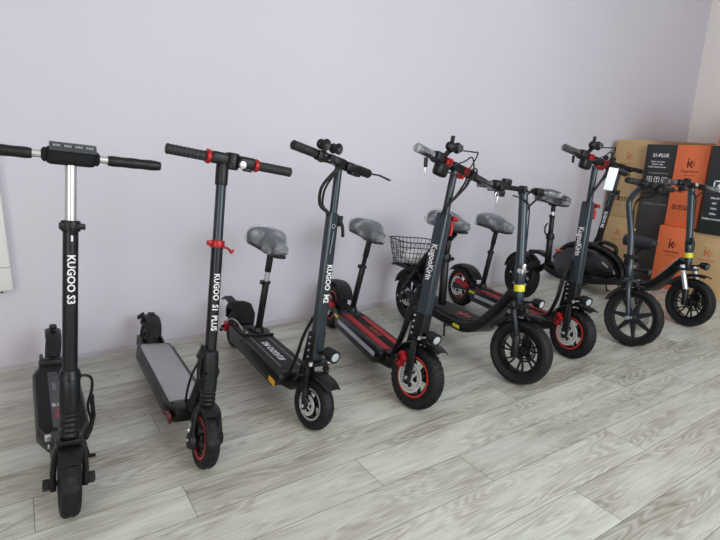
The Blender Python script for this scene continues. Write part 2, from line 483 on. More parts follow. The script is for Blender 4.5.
def saddle(T, y0, z, post_base, L=.25, W=.17, tilt=0., film=True, fabric=GREYF, postr=.016, mech=True, ring=True):
    """y0: centre, nose toward -Y"""
    # seat
    st = [(-.5, .16, .3), (-.47, .26, .55), (-.36, .34, .8), (-.15, .5, .92), (.1, .8, 1.), (.3, 1., 1.1), (.43, .92, 1.1), (.49, .66, .8), (.5, .4, .4)]
    R = Matrix.Translation((0, y0, z)) @ Matrix.Rotation(tilt, 4, 'X')
    def shell(k, kh, dz=0):
        pts = []; secs = []
        for t, wf, hf in st:
            pts.append(R @ Vector((0, t*L*k, dz+.006*sin(t*6))))
            w_ = W*wf*k; h_ = .072*hf*kh; sec = []
            for q in range(20):
                a = 2*pi*q/20
                ca = cos(a); sa = sin(a)
                x_ = w_/2*abs(ca)**.75*(1 if ca > 0 else -1); z_ = h_*(.55*abs(sa)**.8 if sa > 0 else -.5*abs(sa)**.55)
                sec.append((x_, z_))
            secs.append(sec)
        return pts, secs
    pts, secs = shell(1, 1)
    m = MB(); 
    # sweep with explicit frames: a along X, b along +Z
    vs = []; n = len(pts); mm = 20
    def rings(pts, secs, jit=0):
        vs = []
        for p, sc in zip(pts, secs):
            for a_, b_ in sc:
                q = Vector((a_, 0, b_)); q = R.to_3x3() @ q
                if jit: q *= 1+jit*(sin(q.x*70+p.y*60)+sin(q.z*110-p.y*95+1)+.7*sin(q.x*160+q.z*90))
                vs.append(p+q)
        fs = [(i*mm+k, (i+1)*mm+k, (i+1)*mm+(k+1) % mm, i*mm+(k+1) % mm) for i in range(n-1) for k in range(mm)]
        fs += [tuple(range(mm)), tuple(range((n-1)*mm+mm-1, (n-1)*mm-1, -1))]
        return vs, fs
    m.add(*rings(pts, secs)); so = m.build('saddle', fabric, T, angle=60)
    b = MB(); p2, s2 = shell(.96, .35, -.03); b.add(*rings(p2, s2)); b.build('saddle_base', PLA, so)
    if film:
        f = MB(); p3, s3 = shell(1.08, 1.2, -.003); f.add(*rings(p3, s3, .03)); f.build('plastic_cover', FILM, so, angle=25, label='crumpled clear plastic cover')
    # post
    top = Vector((0, y0+.005, z-.035)); bot = Vector((0, *post_base)); d = (top-bot).normalized()
    Lp = (top-bot).length
    p = MB(); p.cyl(bot, bot+d*Lp*.62, postr, seg=18, rnd=.002); p.cyl(bot, bot+d*.02, postr*1.7, postr*1.35); p.cyl(bot+d*Lp*.60, bot+d*Lp*.63, postr*1.35, seg=18, rnd=.003)
    p.box(bot+d*Lp*.615+Vector((-postr*1.6, -.01, 0)), (.016, .012, .02), bev=.003)
    po = p.build('seat_post', MET, T)
    q = MB(); q.cyl(bot+d*Lp*.6, bot+d*(Lp-.005), postr*.74, seg=16)
    if ring: q.build('inner_post', SIL, po, label='silver inner seat tube')
    else: q.build('inner_post', MET, po)
    q = MB(); q.cyl(bot+d*Lp*.74, bot+d*(Lp-.01), postr*.95, seg=16, rnd=.002); q.box(top+Vector((0, 0, -.005)), (.05, .055, .028), bev=.008)
    q.cyl(top+Vector((-.035, 0, -.008)), top+Vector((.035, 0, -.008)), .008)
    for sx in (-1, 1): q.tube([top+Vector((sx*.02, -.08, .012)), top+Vector((sx*.022, -.03, -.004)), top+Vector((sx*.025, .03, -.004)), top+Vector((sx*.045, .085, .014))], .0035, 8, smooth=4)
    q.build('seat_clamp', PLA, po)
    return so
def kickstand(T, y, z0, lean, x0=.05, x1=.15, fwd=.05):
    zf = x1*math.tan(lean)+.004
    m = MB(); m.tube([(x0, y, z0), (x0+.015, y, z0-.02), (x1, y-fwd, zf+.006)], .006, 8); m.cyl((x1-.006, y-fwd, zf+.002), (x1+.022, y-fwd-.004, zf+.006), .006, rnd=.002, seg=10)
    return m.build('kickstand', MET, T)
def lamp(T, c, r, d=(0, -1, -.12), xf=None, L=.05, bracket=None, lens=LENS):
    c = Vector(c); d = Vector(d).normalized()
    m = MB(xf); m.tube([c-d*L*.5, c-d*L*.42, c-d*L*.1, c+d*L*.4, c+d*L*.5], [r*.45, r*.65, r*.9, r*1.02, r*1.0], 24)
    if bracket: m.tube([c-d*L*.2, Vector(bracket)], .006, 8)
    for k in range(3): m.cyl(c-d*L*(.3-.12*k), c-d*L*(.25-.12*k), r*(.82+.06*k), seg=20)
    o = m.build('headlight', PLA, T)
    q = MB(xf); q.lathe([(0.0005, .003), (r*.3, .0026), (r*.5, .0018), (r*.66, 0), (r*.66, -.003), (.0005, -.003)], c+d*(L*.5+.001), axis=d, seg=24, closed=False)
    q.build('lamp_lens', lens, o)
    return o
def deck_slab(T, y0, y1, zt, zb, w, fronttaper=.05, m=MET, bev=.006, name='deck', nose=None):
    """closed box body with chamfered ends, y0 front"""
    poly = [(y0+.0, zt), (y1, zt-.004), (y1+.01, zt-.02), (y1-.02, zb), (y0+fronttaper, zb), (y0-.012, zt-.025)]
    return MB().prism(poly, -w/2, w/2, bev).build(name, m, T)
def cable(T, pts, r=.0035, m=PLA, xf=None, name='cable', parent=None):
    return MB(xf).tube(pts, r, 8, smooth=6).build(name, m, parent or T)
def bolts(T, pts, ax=(-1, 0, 0), r=.004, m=CHR, name='bolt', parent=None, xf=None):
    b = MB(xf)
    for p in pts: b.cyl(p, Vector(p)+Vector(ax)*.004, r, seg=8)
    return b.build(name, m, parent or T)

def place(p0, p1, lean):
    return dict(loc=(p0[0], p0[1], 0), yaw=atan2(-(p1[0]-p0[0]), p1[1]-p0[1]), lean=radians(lean))
FORK = lambda p, q, t: (p[0]+(q[0]-p[0])*t, p[1]+(q[1]-p[1])*t)

# ------------------------------------------------------------------ 1: leftmost black commuter scooter with silver inner tube
def scooter_commuter():
    lean = radians(6)
    T = thing('electric_scooter', 'black electric scooter with silver upper tube and wide display box, leftmost of the row', 'scooter', **place((.024, 1.515), (.037, 2.485), 6), group='electric scooters lined up along the wall')
    R = .1; S0 = (0, .1); S1 = (.111, 1.009)
    X = steer(S0, S1, radians(0)); D = lambda z: (z-.1)/(.914)*.111
    wheel(T, 'front_wheel', 0, R, R, .052, X, ri=.062, style='solid', tread='street')
    m = MB(X)
    for sx in (-1, 1):
        m.sweep([(sx*.04, 0, .085), (sx*.041, .0, .14), (sx*.036, .006, .19), (sx*.022, .012, .225)], rrect(.016, .03, .004, 2), up=(1, 0, 0))
    m.box((0, .012, .222), (.07, .045, .02), bev=.006)
    m.build('fork', MET, T)
    m = MB(X)
    for sx in (-1, 1): m.cyl((sx*.045, 0, R), (sx*.066, 0, R), .017, seg=6, rnd=.003)
    m.build('axle_cap', PLA, T)
    fender(T, 'front_fender', 0, R, .114, .062, -.3, .66, X)
    m = MB(X); bellows(m, (0, .012, .232), (0, .024, .305), .026, 5); m.build('shock_boot', PLA, T)
    m = MB(X); m.cyl((0, D(.3), .3), (0, D(.40), .40), .027, .027, rnd=.003); m.cyl((0, D(.4), .40), (0, D(.425), .425), .031, .024, rnd=.002)
    m.cyl((0, D(.42), .42), (0, D(.82), .82), .0195)
    so = m.build('stem', GUN, T)
    stem_text(T, 'KUGOO S3', .0275, (D(.74), .74), (D(.616), .616), .0195, X, bold=.0006)
    m = MB(X); m.cyl((0, D(.808), .808), (0, D(.838), .838), .0245, rnd=.003); m.box((.02, D(.825)-.012, .824), (.03, .018, .016), bev=.003)
    m.box((-.022, D(.825)-.01, .824), (.014, .02, .018), bev=.003); m.cyl((.002, D(.8)-.024, .802), (.002, D(.8)-.024, .818), .004)
    co = m.build('height_clamp', PLA, T); m = MB(X); m.cyl((.002, D(.78)-.02, .785), (.002, D(.8)-.02, .802), .0035); m.build('clamp_pin', SIL, co)
    MB(X).cyl((0, D(.8), .80), (0, D(1.0), 1.0), .0145, seg=24).build('inner_tube', SIL, T, label='silver telescopic tube')
    yb, zb = S1
    hb = MB(X).cyl((-.22, yb, zb), (.22, yb, zb), .0105).build('handlebar', SIL, T, label='silver handlebar tube')
    for s in (-1, 1): grip(T, s*.09, s*.231, yb, zb-.001, .0150, X, PLA, ridges=3, parent=hb)
    c = MB(X); c.box((0, yb-.002, zb+.0), (.122, .046, .048), bev=.014, seg=3)
    for s in (-1, 1): c.box((s*.062, yb-.002, zb), (.016, .036, .038), bev=.01)
    co = c.build('control_box', MATTE, T)
    M = Matrix.Translation((.004, yb-.018, zb+.024)) @ Matrix.Rotation(radians(38), 4, 'X')
    c = MB(X @ M); c.box((0, 0, 0), (.112, .034, .006), bev=.002); c.build('display', SCR, co, label='grey display strip with digits')
    tm = MB(X @ M)
    for k in range(4): text_mb('888', .012, lambda u, v, w, k=k: (u-.039+k*.026, v, .0036+w), tm)
    tm.build('display_digits', DIG, co)
    # deck
    m = MB(); outline = [(-.045, .17), (-.075, .25), (-.078, .70), (-.05, .80), (.05, .80), (.078, .70), (.075, .25), (.045, .17)]
    m.prism(outline, .10, .145, .005, f=lambda u, v, w: (u, v, w)); m.build('deck', MET, T)
    m = MB(); m.prism([(x*.9, .485+(y-.485)*.93) for x, y in outline], .144, .148, .001, f=lambda u, v, w: (u, v, w)); dm = m.build('deck_mat', MATTE, T)
    m = MB(); m.box((-.012, .47, .1485), (.034, .46, .001)); st = m.build('deck_stripe', mat('grey_stripe', (58, 60, 66), .5), T, label='dark grey printed centre strip')
    text_mb('S3', .032, lambda u, v, w: (-.012+u, .40+v, .1498+w)).build('lettering', WHT, T)
    text_mb('KUGOO', .017, lambda u, v, w: (-.012+v*-1, .56+u, .1498+w)).build('lettering', DWHT, T)
    m = MB(); m.prism([(-.012-.012, .31), (-.012+.012, .31), (-.012, .345)], .1492, .1498, f=lambda u, v, w: (u, v, w)); m.prism([(-.02, .36), (-.004, .355), (-.008, .372)], .1492, .1498, f=lambda u, v, w: (u, v, w)); m.build('emblem', RED, T, label='small red emblem')
    m = MB(); m.sweep([(0, .028, .30), (0, .06, .24), (0, .12, .16), (0, .2, .125)], rrect(.05, .036, .01)); m.box((0, .15, .135), (.085, .10, .05), bev=.01); m.build('folding_joint', PLA, T)
    bolts(T, [(-.044, .125, .15), (-.044, .15, .132), (-.044, .17, .15)], r=.006)
    m = MB(); m.box((-.048, .135, .172), (.016, .018, .016), bev=.002); m.build('latch_plate', SIL, T)
    wheel(T, 'rear_wheel', .95, .1, .1, .05, None, ri=.06, style='solid', tread='slick')
    m = MB()
    for sx in (-1, 1): m.sweep([(sx*.042, .76, .115), (sx*.042, .86, .12), (sx*.042, .97, .1)], rrect(.012, .05, .004, 2))
    m.box((0, .80, .14), (.11, .05, .055), bev=.012); m.build('rear_bracket', PLA, T)
    fender(T, 'rear_fender', .94, .115, .132, .06, -.9, 1.15, None, flare=.03)
    m = MB(); m.box((0, .92, .262), (.028, .03, .02), bev=.006); m.build('fender_tab', PLA, T)
    cable(T, [(.012, .02, .40), (.03, .01, .415), (.052, .02, .40), (.055, .03, .36), (.048, .05, .3), (.06, .07, .24), (.05, .11, .17)], .004, xf=X)
    m = MB(); m.sweep([(.058, .06, .33), (.066, .07, .26), (.062, .10, .2), (.055, .14, .15)], rrect(.012, .014, .004)); m.build('folding_lever', PLA, T)
    kickstand(T, .26, .12, lean, .04, .075, .0)
    return T
scooter_commuter()

# ------------------------------------------------------------------ 2: scooter with grey deck and red collars
def scooter_grey_deck():
    lean = radians(8)
    T = thing('electric_scooter', 'black electric scooter with grey deck mat and red collars on handlebar and stem', 'scooter', **place((.416, 1.54), (.436, 2.46), 8.7), group='electric scooters lined up along the wall')
    R = .102; S0 = (.0, .105); S1 = (.15, 1.008); X = steer(S0, S1, radians(0)); D = lambda z: (z-.105)/.905*.15
    wheel(T, 'front_wheel', 0, R, R, .048, X, ri=.066, style='solid', tread='street', ring=REDR)
    m = MB(X)
    for sx in (-1, 1):
        m.sweep([(sx*.042, -.002, .075), (sx*.044, .0, .13), (sx*.038, .012, .18), (sx*.02, .018, .21)], rrect(.015, .036, .005, 2))
        m.cyl((sx*.035, 0, R-.005), (sx*.056, 0, R-.005), .033, .026, seg=24, rnd=.004)
    m.box((0, .016, .205), (.06, .05, .018), bev=.006); m.build('fork', PLA, T)
    m = MB(X)
    for z in (.1, .135): m.cyl((-.056, 0, z), (-.06, 0, z), .005)
    m.build('bolt', CHR, T)
    MB(X).sweep([(-.05, .012, .12), (-.05, .008, .155)], rrect(.003, .012, .001, 1)).build('fork_reflector', SIL, T)
    fender(T, 'front_fender', 0, R, .118, .064, -.35, .52, X)
    m = MB(X); bellows(m, (0, D(.215), .208), (0, D(.262), .262), .027, 4); m.build('shock_boot', PLA, T)
    m = MB(X); m.tube([(0, D(z), z) for z in (.26, .30, .36, .385, .39)], [.027, .028, .028, .026, .02], 24); m.cyl((0, D(.385), .385), (0, D(.73), .73), .0188)
    m.build('stem', GUN, T)
    stem_text(T, 'KUGOO  S1  PLUS', .0235, (D(.64), .64), (D(.455), .455), .0190, X, bold=.0005, vs=1.15)
    m = MB(X); m.cyl((0, D(.722), .722), (0, D(.747), .747), .0235, rnd=.003); m.box((-.026, D(.735), .737), (.016, .02, .016), bev=.003)
    m.tube([(.01, D(.72)-.022, .73), (.03, D(.72)-.02, .726), (.045, D(.72)-.014, .712), (.052, D(.72)-.01, .722)], .004, 8, smooth=4); m.build('height_clamp', RED, T, label='red quick release clamp')
    MB(X).cyl((0, D(.73), .73), (0, D(.96), .96), .0165, seg=24).build('inner_tube', SLATE2, T, label='grey telescopic tube')
    MB(X).tube([(0, D(z), z) for z in (.925, .93, .985, 1.0)], [.019, .0205, .0205, .017], 24).build('top_sleeve', PLA, T)
    yb, zb = S1; XS = X; X = X @ Matrix.Translation((.033, 0, 0)) @ Matrix.Translation((0, yb, zb)) @ Matrix.Rotation(radians(1.5), 4, 'Y') @ Matrix.Translation((0, -yb, -zb))
    m = MB(X); m.cyl((-.18, yb, zb), (.18, yb, zb), .0125); m.cyl((0, yb+.004, zb-.028), (0, yb+.008, zb+.026), .0235, rnd=.005); hb = m.build('handlebar', PLA, T)
    m = MB(X)
    for s, a in ((-1, .045), (1, .046)): m.box((s*a, yb-.004, zb+.002), (.062, .038, .04), bev=.011, seg=3)
    m.box((.05, yb-.012, zb-.02), (.03, .02, .012), bev=.004); m.build('switch_pod', PLA, hb)
    m = MB(X)
    for s in (-1, 1): m.cyl((s*.074, yb, zb), (s*.089, yb, zb), .022, rnd=.003)
    m.cyl((-.074, yb, zb+.019), (-.089, yb, zb+.019), .005)
    m.build('grip_collar', RED, hb, label='red grip collar')
    for s in (-1, 1): grip(T, s*.089, s*.213, yb, zb, .0165, X, GRIP, ridges=10, parent=hb)
    m = MB(X); m.cyl((.028, yb-.018, zb-.006), (.028, yb-.03, zb-.006), .0125, seg=20, rnd=.002); m.box((.028, yb-.031, zb-.006), (.014, .002, .003), rot=(0, .8, 0)); m.build('bell_button', SIL, hb, label='round silver button'); X = XS
    # deck
    wd = .082
    m = MB(); m.prism([(-wd*.75, .17), (-wd, .24), (-wd, .80), (-wd*.85, .86), (wd*.85, .86), (wd, .80), (wd, .24), (wd*.75, .17)], .075, .125, .006, f=lambda u, v, w: (u, v, w)); m.build('deck', MET, T)
    m = MB(); w2 = .064; m.prism([(-w2, .235), (-w2, .81), (-w2*.8, .845), (w2*.8, .845), (w2, .81), (w2, .37), (w2*.4, .25)], .1245, .128, .001, f=lambda u, v, w: (u, v, w)); dm = m.build('deck_mat', GREY, T, label='grey rubber deck mat')
    m = MB()
    for k in range(26):
        y = .29+k*.021; m.box((0, y, .1283), (.075, .003, .0012))
    m.build('deck_ribs', GREY, dm)
    m = MB(); m.sweep([(0, .03, .33), (-.004, .055, .26), (-.004, .10, .18), (-.0, .19, .115)], rrect(.06, .045, .012)); m.box((-.02, .16, .13), (.09, .07, .045), bev=.01); m.build('folding_joint', PLA, T)
    m = MB(); m.sweep([(-.03, D(.3)+.004, .41), (-.034, D(.3)+.01, .35), (-.034, .03, .30)], rrect(.012, .016, .004)); m.box((-.03, D(.4), .375), (.02, .022, .03), rot=(0, .3, 0), bev=.004); m.build('folding_lever', PLA, T)
    m = MB(); m.box((-.078, .17, .1), (.012, .05, .03), bev=.004); m.build('side_reflector', mat('dark_red_lens', (84, 22, 20), .3), T, label='dark red side reflector')
    bolts(T, [(-.083, .205, .104), (-.08, .15, .112)], r=.006, m=REDP)
    cable(T, [(-.012, .03, .40), (-.045, .045, .33), (-.05, .08, .25), (-.035, .14, .17)], .004)
    wheel(T, 'rear_wheel', .96, .1, .1, .055, None, ri=.06, style='solid', tread='slick')
    m = MB()
    for sx in (-1, 1): m.sweep([(sx*.045, .84, .10), (sx*.045, .90, .115), (sx*.045, .98, .1)], rrect(.012, .05, .004, 2))
    m.build('rear_bracket', PLA, T)
    fender(T, 'rear_fender', .95, .11, .125, .066, -1.2, 1.15, None, flare=.02)
    m = MB(); m.box((0, .955, .238), (.03, .03, .012), bev=.004); m.sweep([(-.03, .98, .23), (-.05, 1.0, .205)], rrect(.01, .02, .003)); m.build('fender_tab', PLA, T)
    kickstand(T, .5, .09, lean, .06, .13, .05)
    return T
scooter_grey_deck()

# ------------------------------------------------------------------ 3: seated scooter with small wheels (also the one standing behind)
def horns(T, X, x, yb, zb, parent):
    m = MB(X)
    for dx, dz in ((-.028, 0), (.03, .002)):
        m.sph((x+dx, yb-.03, zb+.062+dz), .019, (1, .75, .95)); m.lathe([(.012, 0), (.018, -.012), (.020, -.016), (.016, -.016), (.0005, -.006)], (x+dx, yb-.042, zb+.062+dz), axis=(0, 1, 0), seg=20, closed=False)
    m.cyl((x, yb-.02, zb+.05), (x+.01, yb, zb+.01), .009)
    m.build('horn', PLA, parent)
    MB(X).sweep([(x+.012, yb-.012, zb+.03), (x+.06, yb-.012, zb+.012)], rrect(.014, .004, .001, 1), up=(0, 1, 0)).build('display', SIL, parent)
def scooter_seat_small(label, pl, lean, txt='KUGOO  M2', seat=True, paint=None, sh=0., k=1., st=13):
    T = thing('seated_electric_scooter', label, 'scooter', **pl, group='electric scooters lined up along the wall')
    R = .1; S0 = (.02, .1); S1 = (.094, 1.004); X = steer(S0, S1, radians(st)); D = lambda z: .02+(z-.1)/.904*.074
    wheel(T, 'front_wheel', 0, R, R, .052, X, ri=.058, style='spoke5', tread='slick', ring=SIL, disc=(-.033, .04))
    m = MB(X)
    for sx in (-1, 1):
        m.cyl((sx*.046, 0, .085), (sx*.046, .01, .17), .011, rnd=.003); m.cyl((sx*.046, .01, .165), (sx*.046, .018, .235), .0075)
        m.cyl((sx*.046, .018, .228), (sx*.046, .02, .25), .011, rnd=.002)
    m.box((0, .028, .252), (.12, .045, .016), bev=.005); fk = m.build('fork', PLA, T)
    m = MB(X)
    for sx in (-1, 1): spring(m, (sx*.046, .004, .12), (sx*.046, .017, .232), .0125, .0028, 9)
    m.build('shock_spring', PLA, fk)
    m = MB(X)
    for sx in (-1, 1): m.cyl((sx*.046, .005, .255), (sx*.046, .005, .268), .008); m.cyl((sx*.046+sx*.011, 0, R), (sx*.046+sx*.018, 0, R), .008, seg=8)
    m.build('fork_bolt', CHR, fk)
    fender(T, 'front_fender', 0, R, .122, .085, -1.1, .8, X, flare=.02)
    # box section stem
    P = [(0, D(z), z) for z in (.27, .285, .81, .818)]
    m = MB(X); m.sweep(P, [rrect(.046, .03, .008), rrect(.05, .034, .009), rrect(.046, .032, .009), rrect(.042, .028, .008)]); m.build('stem', paint or SLATE, T)
    m = MB(X); m.sweep([(0, D(.25)+.008, .25), (0, D(.37)+.006, .37)], rrect(.056, .042, .008)); st = m.build('stem_shoe', MET, T)
    bolts(T, [(-.029, D(z)+.01, z) for z in (.275, .3, .325, .35)], r=.0038, parent=st, xf=X)
    stem_text(T, txt, .026, (D(.635), .635), (D(.478), .478), .0180, X, flat=True, bold=.0007, vs=1.35)
    m = MB(X); m.box((-.004, D(.69)-.0175, .69), (.003, .001, .13)); m.build('stem_stripe', DWHT, T)
    m = MB(X); m.lathe([(.009, 0), (.009, .0015), (.006, .0015), (.006, 0)], (-.004, D(.775)-.0185, .772), axis=(0, -1, 0), seg=20); m.build('stem_badge', DWHT, T)
    m = MB(X); m.box((.032, D(.79), .79), (.016, .03, .036), bev=.004); m.tube([(.036, D(.8), .80), (.05, D(.8)-.01, .775), (.06, D(.8)-.012, .735)], .0065, 10, smooth=3); m.cyl((.04, D(.8), .785), (.04, D(.8), .812), .012); m.build('stem_latch', PLA, T)
    MB(X).cyl((.004, D(.81), .80), (.004, D(.99), .99), .0145, seg=24).build('inner_tube', SLATE2, T, label='slate telescopic tube')
    yb, zb = S1
    hr = Matrix.Rotation(radians(6), 4, 'Y'); HX = X @ Matrix.Translation((0, yb, zb)) @ hr @ Matrix.Translation((0, -yb, -zb))
    m = MB(HX); m.cyl((-.22, yb, zb), (.165, yb, zb), .0115); m.box((0, yb, zb), (.06, .036, .034), bev=.008); hb = m.build('handlebar', PLA, T)
    grip(T, -.115, -.218, yb, zb, .0165, HX, GRIP, parent=hb, film=False); grip(T, .10, .17, yb, zb, .018, HX, PLA, ridges=4, parent=hb)
    m = MB(HX); m.box((-.088, yb-.004, zb-.002), (.05, .036, .036), bev=.008); m.box((-.045, yb-.006, zb), (.03, .032, .034), bev=.007)
    m.box((.065, yb-.006, zb-.004), (.075, .04, .036), bev=.01); m.box((.07, yb-.02, zb-.024), (.05, .03, .012), bev=.004)
    m.build('switch_pod', PLA, hb)
    m = MB(HX); m.cyl((-.088, yb-.024, zb+.003), (-.088, yb-.027, zb+.003), .006); m.cyl((-.05, yb-.024, zb+.006), (-.05, yb-.027, zb+.006), .005); m.cyl((.06, yb-.027, zb+.006), (.06, yb-.03, zb+.006), .006); m.build('switch_button', DLENS, hb)
    m = MB(HX); m.sweep([(.16, yb-.008, zb), (.19, yb-.035, zb+.004), (.25, yb-.04, zb+.0)], rrect(.006, .014, .002, 2), up=(0, 0, 1)); m.build('brake_lever', PLA, hb)
    horns(T, HX, -.095, yb, zb-.03, hb)
    cable(T, [(0, yb-.02, zb-.01), (-.04, yb-.03, zb-.04), (-.068, yb-.01, zb-.10), (-.055, yb+.0, zb-.16), (-.03, D(.82), .82), (-.012, D(.8), .80)], .0062, xf=X)
    cable(T, [(.01, yb-.024, zb-.01), (-.03, yb-.034, zb-.034), (-.055, yb-.016, zb-.10), (-.045, yb-.004, zb-.16), (-.022, D(.82), .82), (-.006, D(.8), .80)], .0045, xf=X)
    # deck
    zt = .162; w = .165
    deck_slab(T, .16, .78-sh, zt, .085, w, .05)
    m = MB(); m.box((0, .47-sh/2, zt-.0005), (w-.02, .56-sh, .004), bev=.001); dm = m.build('deck_mat', DECKM, T)
    m = MB()
    for x in (-.048, .04): m.box((x, .40-sh*.4, zt+.002), (.003, .36-sh*.7, .001))
    m.build('deck_stripe', DWHT, T, label='thin white deck stripes')
    if not sh: text_mb('KUGOO M2', .042, lambda u, v, w_: (-.006-v, .4+u, zt+.0022+w_), bold=.0008).build('lettering', WHT, T)
    m = MB(); m.sweep([(-w/2-.003, .235, .11), (-w/2-.003, .18, .11)], rrect(.004, .022, .001, 1), up=(1, 0, 0)); m.build('side_reflector', AMB, T, label='amber side reflector')
    bolts(T, [(-w/2-.001, y, .14) for y in (.3, .45-sh*.2, .6-sh*.45)], r=.004, m=GUN)
    m = MB(); m.sweep([(0, .19, .12), (0, .13, .125), (0, .085, .165), (0, D(.3)+.045, .25), (0, D(.37)+.03, .36)], [rrect(.11, .05, .01), rrect(.09, .045, .01), rrect(.06, .035, .01), rrect(.05, .03, .008), rrect(.046, .02, .006)]); m.build('deck_neck', MET, T)
    cable(T, [(-.02, D(.4)+.02, .42), (-.038, .085, .34), (-.05, .1, .24), (-.055, .15, .15), (-.06, .22, .14)], .0065)
    cable(T, [(-.01, D(.4)+.02, .44), (-.032, .095, .34), (-.04, .11, .25), (-.045, .16, .16), (-.04, .22, .15)], .0045)
    lamp(T, (.0, -.04, .312), .025, (-.05, -1, -.1), X, L=.062, bracket=(0, .03, .29))
    m = MB(); m.box((0, .64-sh, zt+.008), (.15, .10, .012), bev=.004); m.box((0, .64-sh, zt+.02), (.06, .06, .02), bev=.005); m.build('seat_mount', PLA, T)
    bolts(T, [(x, y, zt+.016) for x in (-.06, .06) for y in (.60-sh, .68-sh)], ax=(0, 0, 1), r=.007, m=SIL)
    if seat: saddle(T, .585, .612, (.61, .185), L=.26, W=.19, tilt=radians(6))
    wheel(T, 'rear_wheel', .90-sh, .1, .1, .052, None, ri=.055, style='solid', tread='slick')
    m = MB()
    for sx in (-1, 1): m.sweep([(sx*.045, .74-sh, .12), (sx*.05, .82-sh, .125), (sx*.05, .92-sh, .1)], rrect(.014, .04, .004, 2))
    m.build('swing_arm', MET, T)
    m = MB(); m.cyl((-.075, .875-sh, .12), (-.05, .875-sh, .12), .026, rnd=.005); m.box((-.07, .86-sh, .14), (.02, .04, .02), bev=.004); ca = m.build('brake_caliper', RED, T, label='red rear brake caliper')
    m = MB(); m.cyl((-.09, .875-sh, .12), (-.05, .875-sh, .12), .007); m.box((-.085, .885-sh, .10), (.012, .02, .012)); m.build('caliper_bolt', GUN, ca)
    # closed rear mud guard
    m = MB(); m.sweep([(0, y-sh, z) for y, z in ((.76, .168), (.80, .2), (.86, .228), (.93, .222), (.985, .185), (1.01, .13))], [rrect(.07, .02, .006), rrect(.10, .05, .015), rrect(.105, .05, .02), rrect(.10, .04, .016), rrect(.08, .02, .008), rrect(.05, .008, .003)]); m.build('rear_fender', MATTE, T, angle=50)
    m = MB(); m.sweep([(-.03, .90-sh, .235), (-.04, .97-sh, .25), (-.045, 1.02-sh, .225)], [rrect(.05, .012, .004), rrect(.045, .012, .004), rrect(.03, .006, .002)]); m.build('fender_tab', PLA, T)
    cable(T, [(-.06, .64-sh, .17), (-.075, .7-sh, .2), (-.08, .78-sh, .19), (-.075, .86-sh, .14)], .0035, DWHT)
    kickstand(T, .42-sh/2, .09, lean, .06, .13, .05)
    if k != 1: T.scale = (k, k, k); bpy.context.view_layer.update()
    return T
scooter_seat_small('slate seated scooter with small smooth wheels and two round horns, third from the left', place((.833, 1.565), (.862, 2.44), 9), radians(9))

